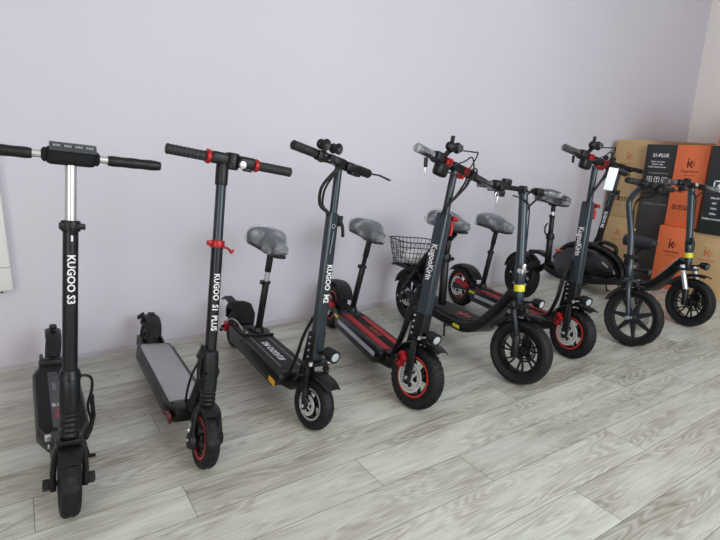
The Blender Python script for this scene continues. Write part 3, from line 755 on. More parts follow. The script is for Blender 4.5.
# ------------------------------------------------------------------ 4 and 6: seated scooters with red deck and knobbly tires
def scooter_red_deck(label, pl, lean, st=0., hroll=5., gl=.12, sz=.622, bz=1.0, go=0., rw=.955):
    T = thing('off_road_scooter', label, 'scooter', **pl, group='electric scooters lined up along the wall')
    R = .13; S0 = (.0, .13); S1 = (.095, bz); X = steer(S0, S1, radians(st)); D = lambda z: .03+(z-.13)/.87*.065
    wheel(T, 'front_wheel', 0, R, R, .066, X, ri=.082, style='spoke6', tread='knob', ring=REDR, disc=(-.043, .064))
    m = MB(X)
    for sx in (-1, 1):
        m.sweep([(sx*.058, 0, .105), (sx*.058, .004, .19), (sx*.05, .016, .26), (sx*.03, .026, .285)], [rrect(.012, .034, .004, 2), rrect(.014, .036, .004, 2), rrect(.014, .03, .004, 2), rrect(.014, .03, .004, 2)])
    m.box((0, .03, .288), (.09, .05, .016), bev=.005); fk = m.build('fork', PLA, T)
    m = MB(X)
    for sx in (-1, 1): m.cyl((sx*.04, .005, .292), (sx*.04, .005, .306), .008); m.cyl((sx*.062, 0, R), (sx*.07, 0, R), .008, seg=6)
    m.box((.0, -.0, .302), (.1, .008, .008), bev=.002)
    m.build('fork_bolt', CHR, fk)
    m = MB(X); m.box((-.06, .055, .185), (.026, .03, .055), bev=.006); m.box((-.066, .045, .205), (.02, .045, .02), rot=(.6, 0, 0), bev=.004)
    m.cyl((-.078, .06, .175), (-.05, .06, .175), .013, rnd=.003); m.cyl((-.078, .05, .215), (-.05, .05, .215), .009, rnd=.002); ca = m.build('brake_caliper', RED, T, label='red front brake caliper')
    m = MB(X); m.cyl((-.08, .06, .175), (-.076, .06, .175), .006); m.box((-.0765, .055, .195), (.003, .008, .03)); m.build('caliper_bolt', GUN, ca)
    fender(T, 'front_fender', 0, R, .152, .088, -1.3, .6, X, flare=.03)
    P = [(0, D(z), z) for z in (.31, .33, .80, .81)]
    m = MB(X); m.sweep(P, [rrect(.036, .052, .008), rrect(.040, .060, .009), rrect(.040, .058, .009), rrect(.036, .052, .008)]); m.build('stem', SLATE, T)
    m = MB(X); m.sweep([(0, D(.28)+.004, .285), (0, D(.39)+.004, .39)], rrect(.048, .068, .01)); sh = m.build('stem_shoe', MET, T)
    bolts(T, [(-.026, D(z)+.022, z) for z in (.3, .325, .35, .375)], r=.0045, parent=sh, xf=X)
    stem_text(T, 'KugooKirin', .032, (D(.685), .685), (D(.525), .525), .0208, X, flat='side', bold=.0007, vs=1.4)
    m = MB(X); m.box((.034, D(.78), .775), (.014, .03, .03), bev=.004); m.tube([(.036, D(.78), .79), (.052, D(.78)-.01, .765), (.05, D(.78)-.014, .725)], .007, 10, smooth=3); m.cyl((.03, D(.78)-.02, .795), (.06, D(.78)-.02, .795), .010, rnd=.002); m.build('stem_latch', RED, T, label='red folding latch')
    MB(X).cyl((.008, D(.8), .79), (.008, D(.99), .99), .0155, seg=24).build('inner_tube', SLATE2, T, label='slate telescopic tube')
    yb, zb = S1
    HX = X @ Matrix.Translation((0, yb, zb)) @ Matrix.Rotation(radians(hroll), 4, 'Y') @ Matrix.Translation((0, -yb, -zb))
    m = MB(HX); m.cyl((-.14-gl, yb, zb), (.13+gl+go, yb, zb), .0115); m.box((.02, yb, zb), (.075, .036, .036), bev=.008); hb = m.build('handlebar', MATTE, T)
    m = MB(HX)
    for s in (-.05, .068): m.cyl((s-.016, yb, zb), (s+.016, yb, zb), .021, rnd=.003); m.box((s, yb-.016, zb+.012), (.022, .018, .012), bev=.003)
    m.box((.035, yb-.004, zb-.026), (.05, .03, .018), bev=.004)
    m.build('bar_clamp', RED, hb, label='red handlebar clamps')
    grip(T, -.145, -.145-gl, yb, zb, .0165, HX, GRIP, parent=hb, film=True); grip(T, .135+go, .135+gl+go, yb, zb, .0165, HX, GRIP, parent=hb, film=False)
    m = MB(HX); m.box((-.115, yb-.008, zb), (.045, .044, .045), bev=.01); m.box((-.1, yb-.03, zb-.042), (.062, .042, .052), bev=.014, seg=3); m.box((.115, yb-.006, zb), (.04, .04, .04), bev=.01)
    m.build('switch_pod', PLA, hb)
    m = MB(HX); m.sph((-.085, yb-.03, zb+.055), .024, (1.15, .8, .85)); m.sph((-.05, yb-.03, zb+.062), .022, (1, .8, 1)); m.cyl((-.085, yb-.03, zb+.06), (-.098, yb-.035, zb+.095), .008, rnd=.002); m.cyl((-.07, yb-.02, zb+.05), (-.075, yb, zb+.015), .01)
    m.build('horn', PLA, hb)
    m = MB(HX); m.cyl((-.05, yb-.045, zb+.062), (-.05, yb-.05, zb+.062), .015); m.build('horn_face', DLENS, hb)
    m = MB(HX); m.sweep([(-.13, yb-.03, zb-.015), (-.15, yb-.06, zb-.02), (-.24, yb-.07, zb-.022)], rrect(.006, .012, .002, 2), up=(0, 0, 1)); m.sweep([(.12, yb-.03, zb-.01), (.15, yb-.05, zb-.012), (.22, yb-.055, zb-.014)], rrect(.006, .012, .002, 2), up=(0, 0, 1)); m.build('brake_lever', PLA, hb)
    m = MB(HX); m.cyl((-.118, yb-.045, zb-.028), (-.205, yb-.03, zb-.018), .004); m.build('ignition_lock', PLA, hb)
    kp = HX @ Vector((-.20, yb-.03, zb-.018))
    m = MB(HX); 
    # cables
    cable(T, [(-.03, yb-.04, zb+.06), (.03, yb-.05, zb+.075), (.062, yb-.045, zb+.08), (.068, yb-.03, zb+.03), (.06, yb-.02, zb+.0)], .003, xf=HX)
    cable(T, [(-.09, yb-.04, zb-.03), (-.02, yb-.06, zb+.02), (.02, yb-.06, zb+.05), (.07, yb-.05, zb+.0), (.06, yb-.04, zb-.04)], .003, xf=HX)
    cable(T, [(-.07, yb-.03, zb-.04), (0, yb-.05, zb-.03), (.07, yb-.05, zb+.02), (.1, yb-.04, zb+.0), (.07, yb-.03, zb-.05)], .003, xf=HX)
    cable(T, [(.08, yb-.03, zb-.02), (.06, yb-.04, zb-.06), (.02, yb-.04, zb-.11), (-.014, D(.84)-.02, .84), (-.012, D(.8), .79)], .0055, xf=X)
    cable(T, [(.06, yb-.03, zb-.03), (.03, yb-.05, zb-.06), (.0, yb-.045, zb-.12), (-.022, D(.84)-.02, .84), (-.018, D(.8), .79)], .004, xf=X)
    # deck
    zt = .165; w = .18
    deck_slab(T, .20, .76, zt, .085, w, .04)
    m = MB(); m.box((0, .47, zt-.0005), (w-.05, .52, .006), bev=.001); m.build('deck_mat', REDD, T, label='red grip surface on the deck')
    m = MB(); m.box((0, .47, zt+.003), (.05, .5, .003)); m.build('deck_stripe', MATTE, T)
    text_mb('KIRIN', .05, lambda u, v, w_: (-v, .44+u, zt+.0052+w_), bold=.001).build('lettering', REDP, T)
    m = MB(); m.sweep([(-w/2-.002, .235, .128), (-w/2-.002, .70, .128)], rrect(.003, .021, .001, 1)); m.build('side_strip', mat('grey_strip', (176, 182, 192), .3, metal=.3), T, label='silver light strip along the deck side')
    m = MB(); m.box((-w/2-.002, .735, .145), (.003, .05, .013)); m.build('side_reflector', YEL, T, label='yellow side reflector')
    m = MB(); m.sweep([(0, .23, .12), (0, .16, .12), (0, .11, .145), (0, .085, .22), (0, D(.39)+.035, .38)], [rrect(.14, .06, .012), rrect(.11, .05, .012), rrect(.07, .04, .012), rrect(.06, .036, .01), rrect(.05, .022, .008)]); m.build('deck_neck', MET, T)
    for k, (dx, r) in enumerate(((-.034, .006), (-.046, .0045), (-.026, .004))):
        cable(T, [(dx+.01, D(.5)+.03, .5), (dx-.008, .095, .40), (dx-.016, .10, .28), (dx-.014, .15, .17), (dx-.006, .24, .16)], r)
    lamp(T, (-.03, -.05, .322), .025, (-.1, -1, -.12), X, L=.056, bracket=(0, .02, .31))
    m = MB(); m.cyl((0, .745, zt-.005), (0, .75, zt+.03), .03, .024, rnd=.003); m.box((0, .735, zt+.003), (.12, .07, .008), bev=.003); m.build('seat_mount', PLA, T)
    saddle(T, .715, sz, (.75, .18), L=.26, W=.19, tilt=radians(3.5), ring=False)
    wheel(T, 'rear_wheel', rw, R, R, .066, None, ri=.082, style='spoke6', tread='knob', ring=REDR, disc=(-.043, .064))
    m = MB()
    for sx in (-1, 1): m.sweep([(sx*.06, .74, .12), (sx*.062, .85, .15), (sx*.06, rw+.02, .13)], rrect(.014, .04, .004, 2))
    m.build('swing_arm', MET, T)
    m = MB(); m.box((-.066, rw-.085, .165), (.022, .12, .03), rot=(.15, 0, 0), bev=.006); m.cyl((-.078, rw-.025, .17), (-.05, rw-.025, .17), .014, rnd=.003); m.build('brake_caliper', RED, T, label='red rear brake caliper')
    fender(T, 'rear_fender', rw, R, .156, .095, -1.0, 1.1, None, flare=.03)
    kickstand(T, .45, .09, lean, .06, .14, .05)
    return T, T.matrix_world @ kp
def key(T_pos, label, carabiner=False):
    if carabiner:
        T = thing('key', label, 'key', T_pos, group='keys hanging from handlebars')
        MB().tube([(0.012*sin(2*pi*k/12)*.7, 0, -.012-.016*cos(2*pi*k/12)) for k in range(12)], .0018, 6, closed=True, smooth=2).build('key_ring', CHR, T)
        MB().box((0, 0, -.045), (.003, .009, .034), bev=.001).build('key_blade', CHR, T)
    else:
        T = thing('key', label, 'key', T_pos, group='keys hanging from handlebars')
        MB().box((0, 0, -.026), (.017, .007, .036), bev=.0033, seg=3).build('key_head', PLA, T)
        MB().box((0, 0, -.06), (.006, .0022, .036), bev=.0008).build('key_blade', CHR, T)
        MB().tube([(.004*sin(2*pi*k/10), 0, -.004-.005*cos(2*pi*k/10)) for k in range(10)], .001, 6, closed=True).build('key_ring', CHR, T)
t4, k4 = scooter_red_deck('seated off-road scooter with red deck and large bright brake disc, fourth from the left', place((1.280, 1.508), (1.455, 2.45), 11), radians(11), st=16, hroll=6, gl=.085, rw=1.0)
key(k4, 'small black-headed key hanging at the handlebar of the fourth scooter')
t6, k6 = scooter_red_deck('seated off-road scooter with red rims and red latch, right of the basket scooter', place((2.337, 1.503), (2.46, 2.43), 6.8), radians(6.8), st=2, hroll=7.5, gl=.1, sz=.595, bz=1.018, go=.03)
key(k6, 'black-headed key with bright blade, hanging against the pale wall left of the white tag')

# ------------------------------------------------------------------ 5 and 9: fat-wheel step-through scooters with a sloping neck and yellow band
def scooter_fat(label, pl, lean, st=0., S1=(.16, .878), full=True, fork_silver=False, style='swirl', bo=0., go=0.):
    T = thing('fat_wheel_scooter', label, 'scooter', **pl, group='electric scooters lined up along the wall')
    R = .152; S0 = (.03, .15); X = steer((0.02, .15), S1, radians(st)); yt, zt1 = S1
    D = lambda z: .02+(z-.15)/(zt1-.15)*(yt-.02)
    wheel(T, 'front_wheel', 0, R, R, .07, X, ri=.104, style=style, tread='slick', disc=(.04, .055), dm=GUN)
    m = MB(X)
    for sx in (-1, 1):
        m.cyl((sx*.058, -.004, .135), (sx*.058, .008, .235), .0175, rnd=.003); m.box((sx*.056, 0, R), (.018, .036, .034), bev=.006)
    fk = m.build('fork', PLA, T)
    m = MB(X)
    for sx in (-1, 1): m.cyl((sx*.058, .006, .225), (sx*.058, D(.375), .375), .0145, rnd=.002)
    m.build('fork_tube', CHR if fork_silver else GUN, fk, label='bright fork tubes' if fork_silver else None)
    m = MB(X); m.box((0, D(.352), .352), (.15, .045, .016), bev=.005)
    for sx in (-1, 1): m.cyl((sx*.056, D(.36), .355), (sx*.056, D(.36), .368), .009)
    m.build('fork_crown', MET, fk)
    fender(T, 'front_fender', 0, R, .178, .098, -1.15, .38, X, flare=.02)
    m = MB(X); m.cyl((0, D(.36), .36), (0, D(.46), .46), .021, rnd=.003); m.cyl((0, D(.455), .455), (0, D(.54), .54), .0235, rnd=.003); m.cyl((0, D(.5), .5), (0, D(.86), .86), .0205); m.cyl((0, D(.855), .855), (0, D(.9)-.002, min(.9, zt1+.012)), .024, rnd=.003)
    m.build('stem', SLATE, T)
    m = MB(X); m.cyl((0, D(.42), .42), (0, D(.45), .45), .0245, seg=28); m.build('stem_band', YEL, T, label='yellow reflective band on the stem')
    m = MB(X); m.box((-.02, D(.5)-.012, .515), (.02, .03, .022), bev=.004); m.cyl((-.012, D(.53)-.024, .525), (-.012, D(.53)-.024, .55), .009, rnd=.002); m.box((.024, D(.5), .49), (.014, .026, .07), bev=.004); m.build('folding_joint', CHR if not fork_silver else GUN, T)
    m = MB(X); m.tube([(.028, D(.52), .53), (.05, D(.52), .52), (.055, D(.5), .47), (.04, D(.48), .45)], .005, 8, smooth=3); m.build('folding_lever', PLA, T)
    yb, zb = S1; XW = X; X = steer((0.02, .15), S1, radians(st-bo))
    m = MB(X); m.cyl((-.22-go, yb, zb+.012), (.24, yb, zb+.012), .0115); m.box((0, yb-.002, zb+.012), (.05, .04, .036), bev=.008); hb = m.build('handlebar', PLA, T)
    m = MB(X)
    m.box((-go-.125, yb-.01, zb+.016), (.075, .048, .042), bev=.014, seg=3); m.box((-go-.09, yb-.02, zb+.034), (.045, .03, .03), bev=.008); m.box((-go-.12, yb-.02, zb-.018), (.045, .03, .03), bev=.008); m.box((.09, yb-.005, zb+.012), (.04, .036, .036), bev=.008)
    m.box((-go-.145, yb-.03, zb+.005), (.02, .05, .02), bev=.005)
    m.build('switch_pod', PLA, hb)
    m = MB(X); m.cyl((.0, yb-.022, zb+.02), (.0, yb-.03, zb+.02), .01); m.build('bar_bolt', CHR, hb)
    grip(T, -.165-go, (-.235 if go else -.262)-go, yb, zb+.012, .0165, X, GRIP, parent=hb, film=True); grip(T, .13, .255, yb, zb+.012, .0165, X, GRIP, parent=hb, film=True)
    m = MB(X); m.sweep([(-.12-go, yb-.035, zb), (-.15-go, yb-.06, zb-.008), (-.24-go, yb-.065, zb-.01)], rrect(.006, .012, .002, 2), up=(0, 0, 1)); m.sweep([(.11, yb-.03, zb), (.15, yb-.055, zb-.006), (.23, yb-.06, zb-.008)], rrect(.006, .012, .002, 2), up=(0, 0, 1)); m.build('brake_lever', PLA, hb)
    cable(T, [(.1, yb-.03, zb), (.06, yb-.03, zb-.025), (.034, yb-.01, zb-.08), (.026, D(.7), .70), (.026, D(.56), .56)], .005, xf=X)
    cable(T, [(-.1, yb-.03, zb-.02), (-.04, yb-.04, zb-.03), (.02, yb-.03, zb-.06), (.03, D(.7)-.005, .72), (.03, D(.56), .55)], .0035, xf=X)
    XB = X; X = XW
    # deck and neck as one bent frame
    w = .19; zt = .19
    pth = catmull([(0, .82, .165), (0, .60, .163), (0, .38, .16), (0, .30, .17), (0, .24, .215), (0, .17, .31), (0, .105, .40)], 5)
    secs = []
    for p in pth:
        t = max(0, min(1, (.34-p.y)/.17)); secs.append(rrect(w*(1-.68*t), .055*(1-.1*t), .014))
    m = MB(); m.sweep(pth, secs); m.build('deck', MET, T)
    m = MB(); m.prism([(-.078, .36), (-.078, .78), (-.06, .81), (.06, .81), (.078, .78), (.078, .36), (.05, .33), (-.05, .33)], .186, .195, .002, f=lambda u, v, w_: (u, v, w_)); m.build('deck_mat', DECKM, T)
    # emblem on deck: angular bird-like strokes
    e = MB()
    for a, b, c in (((-.05, .45), (-.005, .42), (-.01, .44)), ((.05, .44), (.0, .41), (.006, .43)), ((-.03, .40), (.0, .375), (.03, .395)), ((-.012, .47), (.004, .44), (.02, .468)), ((-.02, .43), (.0, .445), (.02, .425))):
        e.prism([a, b, c], .1945, .1958, f=lambda u, v, w_: (u, v, w_))
    e.build('emblem', REDR if not fork_silver else WHT, T, label='angular emblem on the deck')
    m = MB(); m.sweep([(-w/2-.001, .335, .158), (-w/2-.001, .385, .158)], rrect(.004, .016, .001, 1)); m.build('side_reflector', YEL, T, label='yellow side reflector')
    if fork_silver:
        m = MB(); m.box((-.086, .57, .1955), (.003, .40, .0012)); m.box((-w/2-.0005, .57, .18), (.002, .38, .004)); m.sweep([(-.042, .245, .245), (-.031, .115, .418)], rrect(.003, .005, .001, 1)); m.build('side_stripe', DWHT, T, label='white line along deck and neck')
        text_mb('KUGOO', .03, lambda u, v, w_: (-.062+v, .42-u, .1955+w_)).build('lettering', WHT, T)
    lamp(T, (-.02, -.035, .395), .023, (-.1, -1, -.05), X, L=.046, bracket=(.005, D(.38), .37), lens=LENS if not fork_silver else DLENS)
    wheel(T, 'rear_wheel', .93, R, R, .07, None, ri=.104, style='swirl', tread='slick', disc=(-.04, .055))
    m = MB()
    for sx in (-1, 1): m.sweep([(sx*.058, .76, .165), (sx*.062, .86, .18), (sx*.06, .95, .152)], rrect(.016, .05, .005, 2))
    m.cyl((-.082, .93, R), (-.06, .93, R), .02, rnd=.004); m.build('swing_arm', MET, T)
    bolts(T, [(-.084, .93+.03*cos(a), R+.03*sin(a)) for a in (0, 2.1, 4.2)], r=.006)
    fender(T, 'rear_fender', .93, R, .18, .098, -1.25, .9, None, flare=.02)
    if full == 'basket':
        m = MB()
        for sx in (-1, 1): m.sweep([(sx*.03, .76, .48), (sx*.045, .86, .34), (sx*.06, .95, .19)], rrect(.014, .03, .004))
        m.sweep([(0, .62, .60), (0, .78, .44), (0, .90, .30)], rrect(.04, .035, .01))
        for sx in (-1, 1): m.tube([(sx*.07, .80, .343), (sx*.07, 1.04, .338), (sx*.05, 1.13, .31)], .007, 8)
        m.tube([(-.07, 1.0, .338), (.07, 1.0, .338)], .007, 8)
        m.build('rear_rack', MET, T)
        m = MB(); m.cyl((0, .62, .17), (0, .66, .45), .022, rnd=.003); m.cyl((0, .655, .43), (0, .66, .475), .029, rnd=.003); m.box((.03, .65, .45), (.04, .02, .02), bev=.005); m.build('seat_tube', MET, T)
        saddle(T, .65, .655, (.655, .45), L=.27, W=.2, tilt=radians(3), ring=False)
        # wire basket
        B = thing('x', '', '') if False else None
        m = MB(); zt_, zb_ = .495, .335; yc = .965
        def loop(hw, hd, z): return [(a_, yc+b_, z) for a_, b_ in rrect(hw*2, hd*2, .035, 4)]
        for k in range(6):
            t = k/5; z = zb_+(zt_-zb_)*t
            m.tube(loop(.11+.035*t, .08+.03*t, z), .0034 if k == 5 else .0018, 6, closed=True)
        lo = loop(.11, .08, zb_); hi = loop(.145, .11, zt_)
        def resample(lp, n):
            lp = [Vector(p) for p in lp]; seg = [(lp[(i+1) % len(lp)]-lp[i]).length for i in range(len(lp))]; tot = sum(seg); out = []; i = 0; acc = 0
            for k in range(n):
                d = tot*k/n
                while acc+seg[i] < d: acc += seg[i]; i += 1
                out.append(lp[i].lerp(lp[(i+1) % len(lp)], (d-acc)/seg[i]))
            return out
        for a, b in zip(resample(lo, 34), resample(hi, 34)): m.tube([a, b], .0018, 6)
        for k in range(-5, 6): m.tube([(k*.02, yc-.079, zb_), (k*.02, yc+.079, zb_)], .0018, 6)
        for k in range(-3, 4): m.tube([(-.108, yc+k*.02, zb_), (.108, yc+k*.02, zb_)], .0018, 6)
        m.build('wire_basket', WIRE, T, label='black wire basket over the rear wheel')
        m = MB()
        for sx in (-1, 1): m.tube([(sx*.06, yc, .346), (sx*.06, yc-.01, .336)], .006, 8)
        m.tube([(-.07, yc, .342), (.07, yc, .342)], .006, 8); m.build('basket_bracket', MET, T)
    else:
        m = MB(); m.cyl((0, .42, .18), (0, .44, .30), .022, rnd=.003); m.build('seat_tube', MET, T)
        saddle(T, .43, .458, (.44, .29), L=.22, W=.17, tilt=radians(-4), ring=False, fabric=DSAD, film=False)
    kickstand(T, .74, .14, lean, .07, .14, .0)
    m = MB(); m.tube([(-.085, .47, .14), (-.1, .44, .10), (-.105, .43, .075)], .005, 8); m.build('side_hook', MET, T)
    return T, XB
t5, X5 = scooter_fat('step-through scooter with wire basket, yellow stem band and fat front wheel turned aside', place((1.84, 1.435), (1.95, 2.38), 6), radians(6), st=17, S1=(.16, .868), full='basket', bo=12, go=.055)
key(t5.matrix_world @ X5 @ Vector((-.235, .10, .850)), 'silver clip and key hanging under the basket scooter handlebar', carabiner=True)
t9, X9 = scooter_fat('rightmost scooter with sloping neck and yellow band, standing before the stacked cartons', place((3.442, 1.44), (3.62, 2.33), 6), radians(6), st=2, S1=(.177, .855), fork_silver=True)

# plastic bag lying in the basket
def bag():
    m = MB(); n = 14; k2 = 20
    rnd = random.Random(3)
    vs = []
    for i in range(n+1):
        a = pi*i/n
        for k in range(k2):
            b = 2*pi*k/k2; j = 1+rnd.uniform(-.12, .12)
            vs.append((.098*sin(a)**.6*cos(b)*j, .064*sin(a)**.6*sin(b)*j, .042*cos(a)*(1+rnd.uniform(-.25, .25))))
    fs = [(i*k2+k, (i+1)*k2+k, (i+1)*k2+(k+1) % k2, i*k2+(k+1) % k2) for i in range(n) for k in range(k2)]
    m.add(vs, fs)
    o = m.build('plastic_bag', mat('white_plastic_bag', (244, 245, 248), .4, coat=.3), None, angle=20)
    o.matrix_world = t5.matrix_world @ Matrix.Translation((.015, .955, .392)) 
    tag(o, 'crumpled white plastic bag lying in the wire basket', 'bag')
bag()

# ------------------------------------------------------------------ 7: folding e-bike with arched frame
def arch_bike():
    lean = radians(5)
    T = thing('folding_electric_bike', 'folding electric bike with arched black body, black saddle and large star-spoked wheels', 'bike', **place((2.78, 1.435), (2.96, 2.36), 5), group='electric scooters lined up along the wall')
    R = .163; S0 = (.02, .16); S1 = (.16, .82); X = steer(S0, S1, radians(12)); D = lambda z: .03+(z-.16)/.66*.14
    wheel(T, 'front_wheel', 0, R, R, .06, X, ri=.124, style='star', tread='street', disc=(.038, .07), seg=144, rimmat=mat('dark_grey_alloy', (44, 47, 50), .45, metal=.3))
    m = MB(X)
    for sx in (-1, 1): m.tube([(sx*.05, 0, .155), (sx*.05, .02, .24), (sx*.045, .045, .33), (sx*.02, .055, .36)], [.011, .013, .015, .015], 12, smooth=3)
    m.box((0, .055, .36), (.08, .04, .02), bev=.006); m.build('fork', SLATE, T)
    m = MB(X); m.cyl((-.07, 0, R), (-.055, 0, R), .011, seg=8); m.build('fork_bolt', CHR, T)
    fender(T, 'front_fender', 0, R, .185, .075, -1.25, .1, X)
    m = MB(X); m.cyl((0, D(.37), .37), (0, D(.47), .47), .022, rnd=.002); m.tube([(0, D(.46), .46), (0, D(.62), .62), (0, .178, .77), (0, .17, .82), (0, .14, .865), (0, .09, .89)], .0165, 16, smooth=5)
    m.build('stem', SLATE, T)
    m = MB(X); m.box((0, D(.49), .49), (.06, .05, .022), bev=.006); m.box((-.03, D(.47), .465), (.012, .03, .05), bev=.003); m.build('folding_joint', PLA, T)
    bolts(T, [(0, D(.64)-.02, .64), (0, D(.44)-.024, .44)], ax=(0, -1, 0), r=.006, xf=X, m=AMB)
    yb, zb = .085, .892
    m = MB(X); m.cyl((-.24, yb, zb), (.24, yb, zb), .0115); m.box((0, yb, zb), (.06, .04, .034), bev=.008); hb = m.build('handlebar', PLA, T)
    m = MB(X); m.box((-.11, yb-.01, zb), (.05, .044, .042), bev=.01); m.box((.1, yb-.01, zb), (.05, .044, .042), bev=.01); m.box((.05, yb-.02, zb-.02), (.04, .03, .03), bev=.008); m.build('switch_pod', PLA, hb)
    grip(T, -.135, -.25, yb, zb, .0165, X, GRIP, parent=hb); grip(T, .135, .25, yb, zb, .0165, X, GRIP, parent=hb)
    m = MB(X); m.sweep([(-.12, yb-.03, zb), (-.15, yb-.055, zb-.006), (-.23, yb-.06, zb-.008)], rrect(.006, .012, .002, 2), up=(0, 0, 1)); m.sweep([(.12, yb-.03, zb), (.15, yb-.055, zb-.006), (.23, yb-.06, zb-.008)], rrect(.006, .012, .002, 2), up=(0, 0, 1)); m.build('brake_lever', PLA, hb)
    for q in (0, .012): cable(T, [(.06, yb-.03, zb-.01-q), (.05, yb+.01, zb-.05-q), (.03, .16, zb-.1-q), (.02, D(.62), .62)], .004, xf=X)
    # arched body shell
    pth = catmull([(0, .12, .37), (0, .14, .42), (0, .20, .465), (0, .30, .495), (0, .42, .498), (0, .53, .475), (0, .60, .43), (0, .65, .36)], 5)
    m = MB(); m.tube(pth, .02, 14); m.tube(catmull([(0, .12, .36), (0, .22, .375), (0, .38, .38), (0, .52, .35), (0, .70, .30)], 5), .018, 14); m.build('frame', MET, T)
    up_ = [(.13, .365), (.15, .41), (.20, .45), (.30, .48), (.42, .482), (.52, .458), (.60, .40)]
    lo_ = [(.62, .32), (.54, .28), (.44, .29), (.34, .31), (.22, .33)]
    m = MB(); m.prism(up_+lo_, -.055, .055, .016); m.build('body_shell', mat('gloss_black_shell', (10, 10, 13), .25, coat=.3), T)
    m = MB(); m.sweep(catmull([(0, .14, .33), (0, .26, .30), (0, .42, .27), (0, .56, .26), (0, .70, .285)], 4), rrect(.085, .035, .01)); m.build('lower_cover', PLA, T)
    m = MB(); m.sweep([(-.056, .23, .425), (-.056, .185, .405)], rrect(.002, .012, .001, 1)); m.build('body_emblem', DWHT, T)
    m = MB()
    m.tube([(0, .2, .48), (-.01, .2, .52), (-.01, .28, .535), (0, .34, .515)], .012, 10, smooth=4)
    m.build('carry_handle', PLA, T)
    # seat tube, post, saddle
    m = MB(); m.cyl((0, .71, .28), (0, .735, .49), .021, rnd=.003); m.cyl((0, .733, .47), (0, .737, .50), .028, rnd=.003); m.tube([(-.02, .735, .49), (-.045, .74, .51), (-.05, .745, .55), (-.03, .75, .575)], .005, 8, smooth=3); m.build('seat_tube', MET, T)
    saddle(T, .755, .745, (.737, .49), L=.25, W=.18, tilt=radians(3), ring=True, fabric=DSAD, film=True)
    # rear
    wheel(T, 'rear_wheel', .94, R, R, .075, None, ri=.112, style='star', tread='street', disc=(-.038, .06), seg=144, dm=GUN)
    m = MB()
    for sx in (-1, 1): m.sweep([(sx*.05, .73, .30), (sx*.06, .80, .27), (sx*.062, .95, .16)], [rrect(.014, .05, .005, 2), rrect(.014, .045, .005, 2), rrect(.012, .04, .005, 2)])
    m.sweep([(0, .72, .36), (0, .80, .37), (0, .88, .355)], rrect(.06, .03, .01)); m.build('swing_arm', MET, T)
    bolts(T, [(-.062, .94+.05*cos(a), R+.05*sin(a)) for a in (.4, 2.0, 3.2, 4.6)], r=.008)
    fender(T, 'rear_fender', .94, R, .185, .09, -1.35, .95, None)
    m = MB(); m.box((-.03, .60, .42), (.05, .03, .014), bev=.004); m.build('rear_reflector', ORR, T)
    kickstand(T, .5, .22, lean, .05, .15, .03)
    lamp(T, (-.0, -.01, .43), .018, (-.1, -1, -.05), X, L=.036, bracket=(0, .06, .42), lens=DLENS)
    return T
arch_bike()

# ------------------------------------------------------------------ 8: small-wheel scooter behind, with a white tag
t8 = scooter_seat_small('dark scooter with round horns parked behind the row, before the tall cardboard carton', place((3.80, 2.375), (4.6, 2.70), 7.5), radians(7.5), txt='KUGOO M2', seat=False, paint=GUN, sh=.40, k=.95, st=-8)
def price_tag():
    m = MB(); m.box((0, 0, -.06), (.046, .0012, .112), bev=.0005)
    o = m.build('paper_tag', PAPER, None)
    o.matrix_world = Matrix.Translation((2.512, 1.5, .983)) @ Matrix.Rotation(radians(-40), 4, 'Z') @ Matrix.Rotation(radians(8), 4, 'Y')
    tag(o, 'blank white paper tag hanging in front of the tall cardboard carton, from a dark handlebar', 'tag')
price_tag()

# ------------------------------------------------------------------ cartons (local: front end face is -X, x depth along the wall)
def face_f(x, y, z0):
    """print on the -X end: u to the right seen from the front, v up"""
    return lambda u, v, w: (x-.0012-w, y-u, z0+v)
def k_emblem(m, cy, cz, s, f):
    for poly in ([(-.5, .5), (-.3, .5), (-.3, -.5), (-.5, -.5)], [(-.25, 0), (.05, .5), (.3, .5), (-.02, 0)], [(-.25, 0), (-.02, 0), (.35, -.5), (.1, -.5)], [(.2, .1), (.5, .3), (.45, .05)], [(.3, -.1), (.5, -.3), (.5, -.05)], [(-.6, .75), (-.2, .6), (-.4, .9)]):
        m.prism([(cy+a*s, cz+b*s) for a, b in poly], 0, .0006, f=f)
def icon(m, u, v, s, f, kind=0):
    t = s*.12
    for p in ([(-.5, -.5), (.5, -.5), (.5, -.38), (-.5, -.38)], [(-.5, .38), (.5, .38), (.5, .5), (-.5, .5)], [(-.5, -.5), (-.38, -.5), (-.38, .5), (-.5, .5)], [(.38, -.5), (.5, -.5), (.5, .5), (.38, .5)]):
        m.prism([(u+a*s, v+b*s) for a, b in p], 0, .0006, f=f)
    if kind == 0: m.prism([(u, v+.3*s), (u+.25*s, v), (u+.08*s, v), (u+.08*s, v-.3*s), (u-.08*s, v-.3*s), (u-.08*s, v), (u-.25*s, v)], 0, .0006, f=f)
    elif kind == 1: m.prism([(u-.2*s, v+.3*s), (u+.2*s, v+.3*s), (u+.05*s, v-.05*s), (u+.05*s, v-.3*s), (u-.05*s, v-.3*s), (u-.05*s, v-.05*s)], 0, .0006, f=f)
    else: m.prism([(u-.25*s, v-.25*s), (u+.25*s, v-.25*s), (u+.25*s, v-.12*s), (u-.25*s, v-.12*s)], 0, .0006, f=f); m.prism([(u-.2*s, v), (u+.2*s, v), (u+.2*s, v+.12*s), (u-.2*s, v+.12*s)], 0, .0006, f=f)
def carton(label, x, y0, y1, z0, z1, m, L=1.2, group='stacked cartons in the corner', rot=0.):
    yc = (y0+y1)/2
    T = thing('carton', label, 'box', (x, yc, z0), rot, group=group)
    h = z1-z0; w = y1-y0
    b = MB(); b.box((L/2, 0, h/2), (L, w, h), bev=.004); body = b.build('carton_body', m, T)
    return T, w, h
f = face_f(0, 0, 0)
def P(T, fn, material, name='print'):
    m = MB(); fn(m); return m.build(name, material, T)
